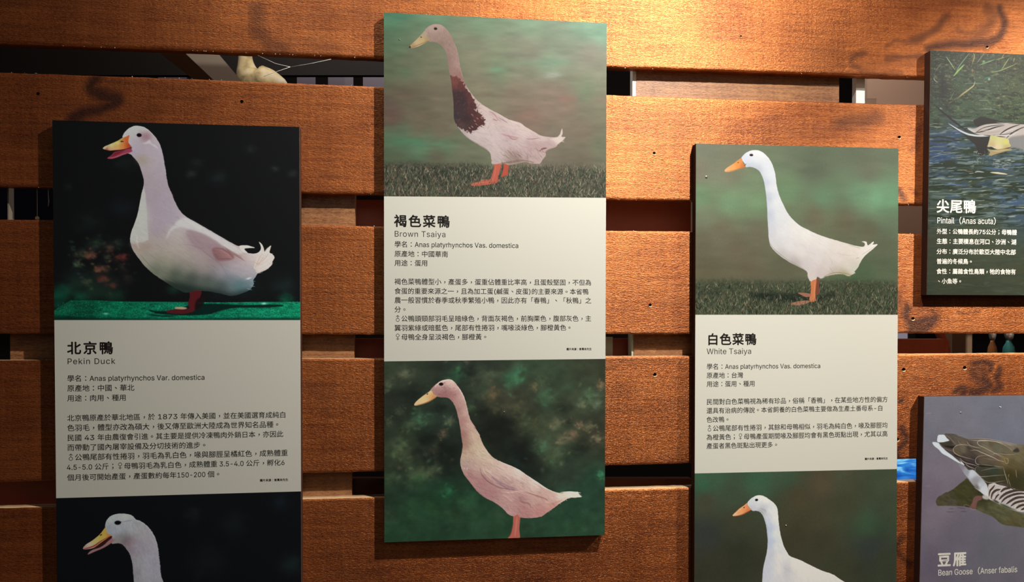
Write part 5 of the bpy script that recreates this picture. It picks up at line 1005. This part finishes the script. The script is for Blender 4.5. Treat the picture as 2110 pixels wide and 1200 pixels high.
# cords hanging in the left gap
c1 = empty('pull_cord', P(76, 388, .012)); tag(c1, 'pale cord with a round bead hanging in the navy gap', 'cord')
o = tube('cord', [P(76.5, 386, .012) - c1.location, P(76.8, 415, .012) - c1.location, P(76.8, 446, .012) - c1.location], .0007, M_THREAD, c1)
bd = P(76.8, 449.5, .012) - c1.location
lathe('bead', [(.0008, .0035), (.0030, .0022), (.0037, 0), (.0032, -.0022), (.0012, -.0034)][::-1], tuple(bd), M_THREAD, c1, 12)
c2 = tube('pull_cord', [P(99.5, 386, .012), P(99.6, 400, .012), P(100.6, 415, .012), P(99.4, 426, .012)], [.0008, .0009, .0011, .0005], M_THREAD)
tag(c2, 'short frayed pale cord without a bead beside the Pekin Duck sign', 'cord')
# cobweb
cw = empty('cobweb', P(600, 138, .004)); tag(cw, 'sagging cobweb threads across the top gap beside the mounted duck', 'cobweb')
for q in ([(531, 114), (568, 131), (598, 138)], [(598, 138), (640, 131), (682, 122)], [(598, 138), (572, 147), (543, 158)]):
    tube('thread', [P(x, y, .004) - cw.location for x, y in q], .00042, M_WEB, cw, 4)
# dust along the plank edges
rg = random.Random(1); V = []; Fc = []
for (pts, yy) in ((TOPS[2], 3), (BOTS[1], -6), (BOTS[2], -3), (TOPS[4], 2), (TOPS[3], 2)):
    q = np.array(pts, float)
    for i in range(34):
        x = rg.uniform(20, 1900); y = np.interp(x, q[:, 0], q[:, 1]) - yy * .3
        if 785 < x < 1256 or (1428 < x < 1856 and y > 290) or (105 < x < 625 and y > 245) or x > 1900: continue
        p = P(x, y, -.0008); r = rg.uniform(.0003, .0010)
        k = len(V)
        for dx, dz in ((-1, 0), (0, -1), (1, 0), (0, 1)): V.append(p + Vector((dx * r * rg.uniform(.6, 1.6), -0.0004, dz * r)))
        V.append(p + Vector((0, -r, 0)))
        Fc += [(k, k + 1, k + 4), (k + 1, k + 2, k + 4), (k + 2, k + 3, k + 4), (k + 3, k, k + 4)]
d_ = mesh('dust', V, Fc, M_WEB); tag(d_, 'white dust specks along the plank edges', 'dust', kind='stuff')
# nail holes
for (x, y, r) in [(1348, 316, 3.6), (1340, 629, 3.6), (1349.5, 772.5, 4.2), (1853, 283, 3.8), (1881, 657, 4.0), (1862, 762, 4.2), (1987.5, 758.5, 4.2), (78.5, 193, 3.0), (498.5, 209, 3.2), (1527, 75, 2.4), (2034, 97, 3.2), (1849, 906, 4.5)]:
    p = P(x, y, 0); r *= .001; v = []; rr = random.Random(int(x))
    for k in range(10):
        a = k * .628; v.append((p.x + r * math.cos(a) * rr.uniform(.8, 1.15), -.0004, p.z + r * math.sin(a) * rr.uniform(.8, 1.15)))
    o = mesh('nail_hole', v, [tuple(range(10))], M_HOLE); keep(o, wall)
    v2 = []
    if x > 1300:
        for k in range(6):
            a = -2.4 + k * .42; v2.append((p.x + r * 1.25 * math.cos(a), -.0007, p.z + r * 1.3 * math.sin(a)))
        for k in range(6):
            a = -0.3 - k * .42; v2.append((p.x + r * .6 * math.cos(a), -.0007, p.z + r * (.7 * math.sin(a))))
        sp = mesh('splinter', v2, [tuple(range(12))], M_RAW); keep(sp, wall)
# far surroundings
wr = mesh('wall_rear', [(-3, 1.8, -0.2), (4.5, 1.8, -0.2), (4.5, 1.8, 3.4), (-3, 1.8, 3.4)], [(0, 1, 2, 3)], mat('rear_wall', (0.012, 0.009, 0.009), 0.8, 0.1)); tag(wr, kind='structure')  # near-black backdrop added to keep the gaps dark
fl_ = mesh('floor', [(-3, -4, 0), (4.5, -4, 0), (4.5, 1.8, 0), (-3, 1.8, 0)], [(0, 1, 2, 3)], mat('floor', (0.10, 0.07, 0.05), 0.6)); tag(fl_, kind='structure')

# ------------------------------------------------------------------ lettering
GC = {}
try:                       # the plain sans that ships inside Blender itself; without it the built-in font is used
    import os
    LATIN = bpy.data.fonts.load(os.path.join(bpy.utils.system_resource('DATAFILES'), 'fonts', 'Inter.woff2'))
except Exception:
    LATIN = None
def caph():
    c = bpy.data.curves.new('g', 'FONT'); c.size = 1.0; c.body = 'H'
    if LATIN: c.font = LATIN
    o = bpy.data.objects.new('g', c); COL.objects.link(o); bpy.context.view_layer.update()
    h = o.bound_box[6][1]; bpy.data.objects.remove(o); bpy.data.curves.remove(c); return h
LSC = 0.716 / caph()       # latin capitals 0.716 of the square character
from mathutils.geometry import delaunay_2d_cdt, interpolate_bezier
def fill(o, res):
    """triangles inside a character's outline by the non-zero winding rule (its contours may overlap)"""
    cu = o.to_curve(bpy.context.evaluated_depsgraph_get()); loops = []
    for sp in cu.splines:
        p = sp.bezier_points; n = len(p); L = []
        for i in range(n):
            a, b = p[i], p[(i + 1) % n]
            flat = (a.handle_right - a.co).length < 1e-4 and (b.handle_left - b.co).length < 1e-4
            d = b.co - a.co
            if not flat and d.length > 0:
                k = max(abs((a.handle_right - a.co).cross(d).z), abs((b.handle_left - a.co).cross(d).z)) / d.length
                flat = k < 0.05
            q = [a.co] if flat else interpolate_bezier(a.co, a.handle_right, b.handle_left, b.co, res + 1)[:-1]
            L += [(x[0], x[1]) for x in q]
        if len(L) > 2: loops.append(np.array(L))
    o.to_curve_clear()
    if not loops: return np.zeros((0, 2)), []
    vs = np.concatenate(loops); ed = []; k = 0
    for L in loops:
        n = len(L); ed += [(k + i, k + (i + 1) % n) for i in range(n)]; k += n
    v, _, f, _, _, _ = delaunay_2d_cdt([Vector(p) for p in vs], ed, [], 0, 1e-4)
    v = np.array([tuple(p) for p in v]).reshape(-1, 2); f = [t for t in f]
    out = []
    a = vs; b = np.concatenate([np.roll(L, -1, 0) for L in loops])
    for t in f:
        cx, cy = v[list(t)].mean(0)
        up = (a[:, 1] <= cy) & (b[:, 1] > cy); dn = (a[:, 1] > cy) & (b[:, 1] <= cy)
        cr = (b[:, 0] - a[:, 0]) * (cy - a[:, 1]) - (cx - a[:, 0]) * (b[:, 1] - a[:, 1])
        if (up & (cr > 0)).sum() - (dn & (cr < 0)).sum() != 0: out.append(tuple(t))
    return v / 100.0, out
def glyph(ch, off):
    k = (ch, off)
    if k in GC: return GC[k]
    c = bpy.data.curves.new('g', 'FONT'); c.body = ch; c.size = 100.0; c.resolution_u = 3
    if LATIN and ord(ch) < 255: c.font = LATIN
    o = bpy.data.objects.new('g', c); COL.objects.link(o)
    v, f = fill(o, 3)
    bpy.data.objects.remove(o); bpy.data.curves.remove(c)
    if ord(ch) < 255: v = v * LSC
    if off > 0 and len(v):
        V_, F_ = [], []; n_ = 8 if off > .012 else 4
        for i in range(n_ + 1):
            a = 2 * math.pi * i / n_ + (math.pi / 4 if n_ == 4 else 0); r_ = off if i < n_ else 0
            F_ += [tuple(q + len(v) * i for q in t) for t in f]; V_.append(v + r_ * np.array([math.cos(a), math.sin(a)]))
        v = np.concatenate(V_); f = F_
    GC[k] = (v, f); return GC[k]
ADV = {}
def adv(ch):
    if ord(ch) > 0x2E00 or ch in '♂♀': return 1.0
    if ch not in ADV:
        c = bpy.data.curves.new('g', 'FONT'); c.size = 1.0
        if LATIN: c.font = LATIN
        o = bpy.data.objects.new('g', c); COL.objects.link(o)
        r = []
        for s in ('H' + ch + 'H', 'HH'):
            c.body = s; bpy.context.view_layer.update(); r.append(o.bound_box[6][0])
        ADV[ch] = (r[0] - r[1]) * LSC
        bpy.data.objects.remove(o); bpy.data.curves.remove(c)
    return ADV[ch]
def male():
    v = []; f = []; n = 20
    for k in range(n):
        a = 2 * math.pi * k / n
        v += [(.5 + .2 * math.cos(a), .18 + .2 * math.sin(a)), (.5 + .27 * math.cos(a), .18 + .27 * math.sin(a))]
    for k in range(n):
        j = (k + 1) % n; f.append((2 * k, 2 * k + 1, 2 * j + 1, 2 * j))
    b = len(v); v += [(.465, .44), (.535, .44), (.535, .80), (.465, .80)]; f.append((b, b + 1, b + 2, b + 3))
    b = len(v); v += [(.5, .90), (.26, .68), (.26, .59), (.5, .80), (.74, .59), (.74, .68)]; f += [(b, b + 1, b + 2, b + 3), (b, b + 3, b + 4, b + 5)]
    return np.array(v), f
CEN = {'，': (.5, .30), '。': (.5, .36), '、': (.5, .36), '：': (.5, .36), '；': (.5, .34)}
def female():
    v = []; f = []; n = 20
    for k in range(n):
        a = 2 * math.pi * k / n
        v += [(.5 + .19 * math.cos(a), .62 + .19 * math.sin(a)), (.5 + .26 * math.cos(a), .62 + .26 * math.sin(a))]
    for k in range(n):
        j = (k + 1) % n; f.append((2 * k, 2 * k + 1, 2 * j + 1, 2 * j))
    b = len(v); v += [(.465, -.10), (.535, -.10), (.535, .37), (.465, .37), (.28, .08), (.72, .08), (.72, .15), (.28, .15)]
    f += [(b, b + 1, b + 2, b + 3), (b + 4, b + 5, b + 6, b + 7)]
    return np.array(v), f
def lettering(name, lines, m, parent, off=0.0, y=YS - .00064):
    if len(lines) > 1:
        for ln in lines: lettering('text_line', [ln], m, parent, off, y)
        return
    """lines: (text, left px, right px, centre-of-glyph px y, em px)"""
    V = []; Fc = []; nv = 0
    for (txt, xl, xr, yc, em, trk) in lines:
        a = P(xl, yc, YS); b = P(xr, yc, YS); s = (P(xl + em, yc, YS).x - a.x); W = b.x - a.x
        wid = [adv(ch) for ch in txt]; cj = sum(w_ for ch, w_ in zip(txt, wid) if ord(ch) > 255); la = sum(wid) - cj
        hs = 1.0; tr = 0.0
        if trk: tr = (W / s - (cj + la)) / max(1, len(txt) - 1)
        elif la > 0.3: hs = max(.7, min(1.15, (W / s - cj) / la))
        else: s = W / cj
        pen = 0.0
        for ch, w_ in zip(txt, wid):
            h_ = hs if ord(ch) < 255 else 1.0
            if ch != ' ':
                if ch == '♂': v, f = male()
                elif ch == '♀': v, f = female()
                else: v, f = glyph(ch, off)
                v = v.copy()
                if ch in CEN:
                    cx, cz = CEN[ch]; v[:, 0] += cx - (v[:, 0].min() + v[:, 0].max()) / 2; v[:, 1] += cz - (v[:, 1].min() + v[:, 1].max()) / 2
                v[:, 0] = v[:, 0] * h_
                xs_ = a.x + (pen + v[:, 0]) * s; zs_ = a.z + (v[:, 1] - .37) * s
                V += [(float(p), y - 2e-7 * (i_ % 97), float(q)) for i_, (p, q) in enumerate(zip(xs_, zs_))]
                Fc += [tuple(i + nv for i in t) for t in f]; nv += len(v)
            pen += w_ * h_ + tr
    o = mesh(name, V, Fc, m); keep(o, parent); return o

# ------------------------------------------------------------------ signs
def image_mat(name, im, rough=0.42):
    m = bpy.data.materials.new(name); m.use_nodes = True; N, L = nodes(m); b = N['Principled BSDF']
    t = N.new('ShaderNodeTexImage'); t.image = im; t.interpolation = 'Cubic'; t.extension = 'EXTEND'
    L.new(t.outputs[0], b.inputs['Base Color']); b.inputs['Roughness'].default_value = rough
    b.inputs['Specular IOR Level'].default_value = 0.25
    return m
def sheet(name, q, m, parent, ext=None):
    """thin printed sheet; q = front corners (x, z) tl tr br bl"""
    o = quad_prism(name, *q, YS - .0006, YS, m)
    if ext:
        x0, x1, z0, z1 = ext; uv = o.data.uv_layers.new(name='UVMap')
        for lp in o.data.loops:
            c = o.data.vertices[lp.vertex_index].co
            uv.data[lp.index].uv = ((c.x - x0) / (x1 - x0), (c.z - z0) / (z1 - z0))
    return keep(o, parent)
def board(root, q):
    o = quad_prism('board', *q, YS, 0.0, M_EDGE, None, .0007); o.data.materials.append(M_LAM)
    for i in range(1, 5): o.data.polygons[i].material_index = 1
    return keep(o, root)
def xz(p, q): v = P(p, q, YS); return (v.x, v.z)
def lerp(a, b, t): return (a[0] + (b[0] - a[0]) * t, a[1] + (b[1] - a[1]) * t)
def row(q, zl, zr):
    """points on the left and right side of quad q at heights zl, zr"""
    tl, tr, br, bl = q
    return lerp(tl, bl, (zl - tl[1]) / (bl[1] - tl[1])), lerp(tr, br, (zr - tr[1]) / (br[1] - tr[1]))
def picture(name, q, fn, gain, parent):
    xs = [p[0] for p in q]; zs = [p[1] for p in q]; ext = (min(xs), max(xs), min(zs), max(zs))
    cv = Canvas(*ext); fn(cv); im = cv.finish(name, gain)
    return sheet('photo_print', q, image_mat(name, im), parent, ext)
HH = xz(791, 26)[1] - xz(792, 1118)[1]
GAIN = {1: (.59, .556, .50), '1b': (.39, .362, .324), 2: (1.52, 1.42, 1.28), '2b': (.666, .62, .55), 3: (1.18, 1.09, .97), '3b': (.70, .65, .58), 4: (1.9, 1.75, 1.5), 5: (.95, .88, .77)}
S1 = [xz(108, 248), xz(617, 262), None, None]; S1[3] = (xz(119, 1300)[0], S1[0][1] - HH); S1[2] = (xz(621.5, 1300)[0], S1[1][1] - HH)
S2 = [xz(791, 26), xz(1250, 48), xz(1246, 1103), xz(792, 1118)]
S3 = [xz(1434, 296), xz(1851, 306), None, None]; S3[3] = (xz(1430.5, 1200)[0], S3[0][1] - HH); S3[2] = (xz(1847, 1200)[0], S3[1][1] - HH)
H4 = xz(1918, 104)[1] - xz(1910, 608)[1]; W4 = S2[1][0] - S2[0][0]
a4 = xz(1918, 104); b4 = xz(1910, 608); S4 = [a4, (a4[0] + W4, a4[1] - .000), (a4[0] + W4, b4[1]), b4]
a5 = xz(1904.5, 818); S5 = [a5, (a5[0] + W4, a5[1] - .001), (a5[0] + W4, a5[1] - H4), (xz(1893, 1184)[0], a5[1] - H4)]

def breed_sign(q, l1, l2, fa, fb, ga, gb, label):
    c = ((q[0][0] + q[1][0]) / 2, YS, (q[0][1] + q[2][1]) / 2)
    root = empty('information_sign', c); tag(root, label, 'sign')
    board(root, q)
    m0 = row(q, l1[0], l1[1]); m1 = row(q, l2[0], l2[1])
    picture('upper_photo', [q[0], q[1], m0[1], m0[0]], fa, ga, root)
    sheet('text_panel', [m0[0], m0[1], m1[1], m1[0]], M_PANEL, root)
    picture('lower_photo', [m1[0], m1[1], q[2], q[3]], fb, gb, root)
    return root
s1 = breed_sign(S1, (xz(112, 660)[1], xz(618, 660)[1]), (xz(115, 1027)[1], xz(620, 1013)[1]), art_pekin_top, art_pekin_bottom, GAIN[1], GAIN['1b'], 'tall Pekin Duck information sign with a white duck on green turf')
s2 = breed_sign(S2, (xz(793, 405)[1], xz(1249, 408)[1]), (xz(792, 745)[1], xz(1246, 740)[1]), art_brown_top, art_brown_bottom, GAIN[2], GAIN['2b'], 'tall Brown Tsaiya information sign with a brown necked duck on grass')
s3 = breed_sign(S3, (xz(1433, 649)[1], xz(1849, 649)[1]), (xz(1432, 976)[1], xz(1848, 967)[1]), art_white_top, art_white_bottom, GAIN[3], GAIN['3b'], 'tall White Tsaiya information sign with a slim white duck on dark grass')
def photo_sign(q, fn, g, label):
    c = ((q[0][0] + q[1][0]) / 2, YS, (q[0][1] + q[2][1]) / 2)
    root = empty('information_sign', c); tag(root, label, 'sign'); board(root, q)
    picture('full_photo', q, fn, g, root); return root
s4 = photo_sign(S4, art_pintail, GAIN[4], 'Pintail sign with a striped duck on green water and white lettering')
s5 = photo_sign(S5, art_bean, GAIN[5], 'Bean Goose sign with a brown goose on flat grey purple water')

NAME = '學名：Anas platyrhynchos Va%s. domestica'
lettering('title_lettering', [('北京鴨', 138.2, 233.5, 717.8, 29.5, 1)], M_INK, s1, .026)
lettering('subtitle_lettering', [('Pekin Duck', 138.2, 238, 744.8, 17.4, 1)], M_INK, s1, .004)
lettering('body_lettering', [(NAME % 'r', 138.5, 422.5, 780.4, 15.4, 0), ('原產地：中國、華北', 138.5, 277.5, 800.7, 15.3, 0), ('用途：肉用、種用', 138.5, 260.8, 821.2, 15.3, 0),
    ('北京鴨原產於華北地區，於 1873 年傳入美國，並在美國選育成純白', 138.5, 590, 862, 15.3, 0), ('色羽毛，體型亦改為碩大，後又傳至歐洲大陸成為世界知名品種。', 138.5, 578.5, 882.3, 15.3, 0),
    ('民國 43 年由農復會引進。其主要是提供冷凍鴨肉外銷日本，亦因此', 138.5, 589.4, 902.8, 15.3, 0), ('而帶動了國內屠宰設備及分切技術的進步。', 138.5, 428.5, 923, 15.3, 0),
    ('♂公鴨尾部有性捲羽，羽毛為乳白色，喙與腳脛呈橘紅色，成熟體重', 138.5, 593.6, 943.1, 15.3, 0), ('4.5-5.0 公斤；♀母鴨羽毛為乳白色，成熟體重 3.5-4.0 公斤，孵化6', 137.5, 587.5, 963.5, 15.3, 0),
    ('個月後可開始產蛋，產蛋數約每年150-200 個。', 138.5, 457, 984.8, 15.3, 0)], M_INK, s1, .011)
lettering('credit_lettering', [('圖片來源：曾萬來先生', 535.5, 594, 990.4, 5.4, 0)], M_INK, s1, .03)
lettering('title_lettering', [('褐色菜鴨', 811.7, 927, 455.6, 27, 1)], M_INK, s2, .026)
lettering('subtitle_lettering', [('Brown Tsaiya', 812, 919, 481.8, 16.4, 1)], M_INK, s2, .0)
lettering('body_lettering', [(NAME % 's', 812.5, 1068.6, 503.6, 14, 0), ('原產地：中國華南', 812.5, 923.6, 523.3, 13.9, 0), ('用途：蛋用', 812.5, 881.8, 542.2, 13.9, 0),
    ('褐色菜鴨體型小，產蛋多，蛋重佔體重比率高，且蛋殼堅固，不但為', 812.5, 1218.6, 580.7, 13.9, 0), ('食蛋的重要來源之一，且為加工蛋(鹹蛋、皮蛋)的主要來源。本省鴨', 812.5, 1214.6, 600.1, 13.8, 0),
    ('農一般習慣於春季或秋季繁殖小鴨，因此亦有「春鴨」、「秋鴨」之', 812.5, 1218.6, 618.9, 13.9, 0), ('分。', 812.5, 840.3, 638, 13.9, 0),
    ('♂公鴨頭頸部羽毛呈暗綠色，背面灰褐色，前胸栗色，腹部灰色，主', 812.5, 1218.6, 657, 13.9, 0), ('翼羽紫綠或暗藍色，尾部有性捲羽，嘴喙淡綠色，腳橙黃色。', 812.5, 1180, 676.2, 13.9, 0), ('♀母鴨全身呈淡褐色，腳橙黃。', 812.5, 1006.5, 695.2, 13.9, 0)], M_INK, s2, .010)
lettering('credit_lettering', [('圖片來源：曾萬來先生', 1167, 1219, 719.9, 5, 0)], M_INK, s2, .03)
lettering('title_lettering', [('白色菜鴨', 1456.4, 1558.6, 699.8, 24.6, 1)], M_INK, s3, .026)
lettering('subtitle_lettering', [('White Tsaiya', 1455.6, 1548.5, 724.3, 15.4, 1)], M_INK, s3, .0)
lettering('body_lettering', [(NAME % 's', 1455.6, 1690.6, 756, 12.7, 0), ('原產地：台灣', 1455.6, 1531.4, 774.2, 12.6, 0), ('用途：蛋用、種用', 1455.6, 1555.8, 792, 12.6, 0),
    ('民間對白色菜鴨視為稀有珍品，俗稱「香鴨」，在某些地方性的偏方', 1455.3, 1829.2, 828.7, 12.6, 0), ('還具有治病的傳說。本省飼養的白色菜鴨主要做為生產土番母系-白', 1455.3, 1820.8, 846.9, 12.6, 0), ('色改鴨。', 1455.3, 1505, 865.4, 12.5, 0),
    ('♂公鴨尾部有性捲羽，其餘和母鴨相似，羽毛為純白色，喙及腳脛均', 1455.3, 1829, 883.4, 12.6, 0), ('為橙黃色；♀母鴨產蛋期間喙及腳脛均會有黑色斑點出現，尤其以高', 1455.3, 1829, 901.7, 12.6, 0), ('產蛋者黑色斑點出現更多。', 1455.3, 1605, 919.8, 12.6, 0)], M_INK, s3, .009)
lettering('credit_lettering', [('圖片來源：曾萬來先生', 1781.5, 1829, 946.2, 4.8, 0)], M_INK, s3, .03)
lettering('title_lettering', [('尖尾鴨', 1929, 2011, 425, 27, 1)], M_WINK, s4, .022)
lettering('subtitle_lettering', [('Pintail（Anas acuta）', 1930, 2061.5, 454.2, 15.2, 0)], M_WINK, s4, .008)
lettering('body_lettering', [('外型：公鴨體長約75公分；母鴨體', 1929.5, 2095, 477, 10.9, 0), ('生態：主要棲息在河口、沙洲、湖', 1929.5, 2094, 497.3, 10.9, 0), ('分布：廣泛分布於歐亞大陸中北部', 1929.3, 2092.8, 518.4, 10.9, 0), ('普遍的冬候鳥。', 1929.3, 2005.5, 538.7, 10.9, 0),
    ('食性：屬雜食性鳥類，牠的食物有', 1929, 2092.8, 559.4, 10.9, 0), ('、小魚等。', 1929, 1983.5, 579.7, 10.9, 0)], M_WINK, s4, .02)
lettering('title_lettering', [('豆雁', 1931, 1991.2, 1154.5, 28.5, 1)], M_WINK, s5, .030)
lettering('subtitle_lettering', [('Bean Goose（Anser fabalis', 1932, 2096, 1180.5, 15.4, 0)], M_WINK, s5, .008)
def screw(px, py, r, parent):
    p = P(px, py, YS - .0006); v = []; f = []; n = 12
    for rr, dy in ((r, 0), (r, -.0006), (r * .6, -.0011)):
        for k in range(n): a = 2 * math.pi * k / n; v.append((p.x + rr * math.cos(a), p.y + dy, p.z + rr * math.sin(a)))
    for i in (0, 1):
        for k in range(n): j = (k + 1) % n; f.append((i * n + k, i * n + j, (i + 1) * n + j, (i + 1) * n + k))
    f.append(tuple(range(2 * n, 3 * n))); o = mesh('screw_head', v, f, M_STEEL, smooth=False); keep(o, parent)
screw(1455.5, 365, .0026, s3); screw(823, 81.5, .0012, s2); screw(1039, 849.5, .0013, s2); screw(1619.5, 1083.5, .0013, s3); screw(1979.5, 850.5, .0014, s5); screw(2060, 839, .0012, s5)
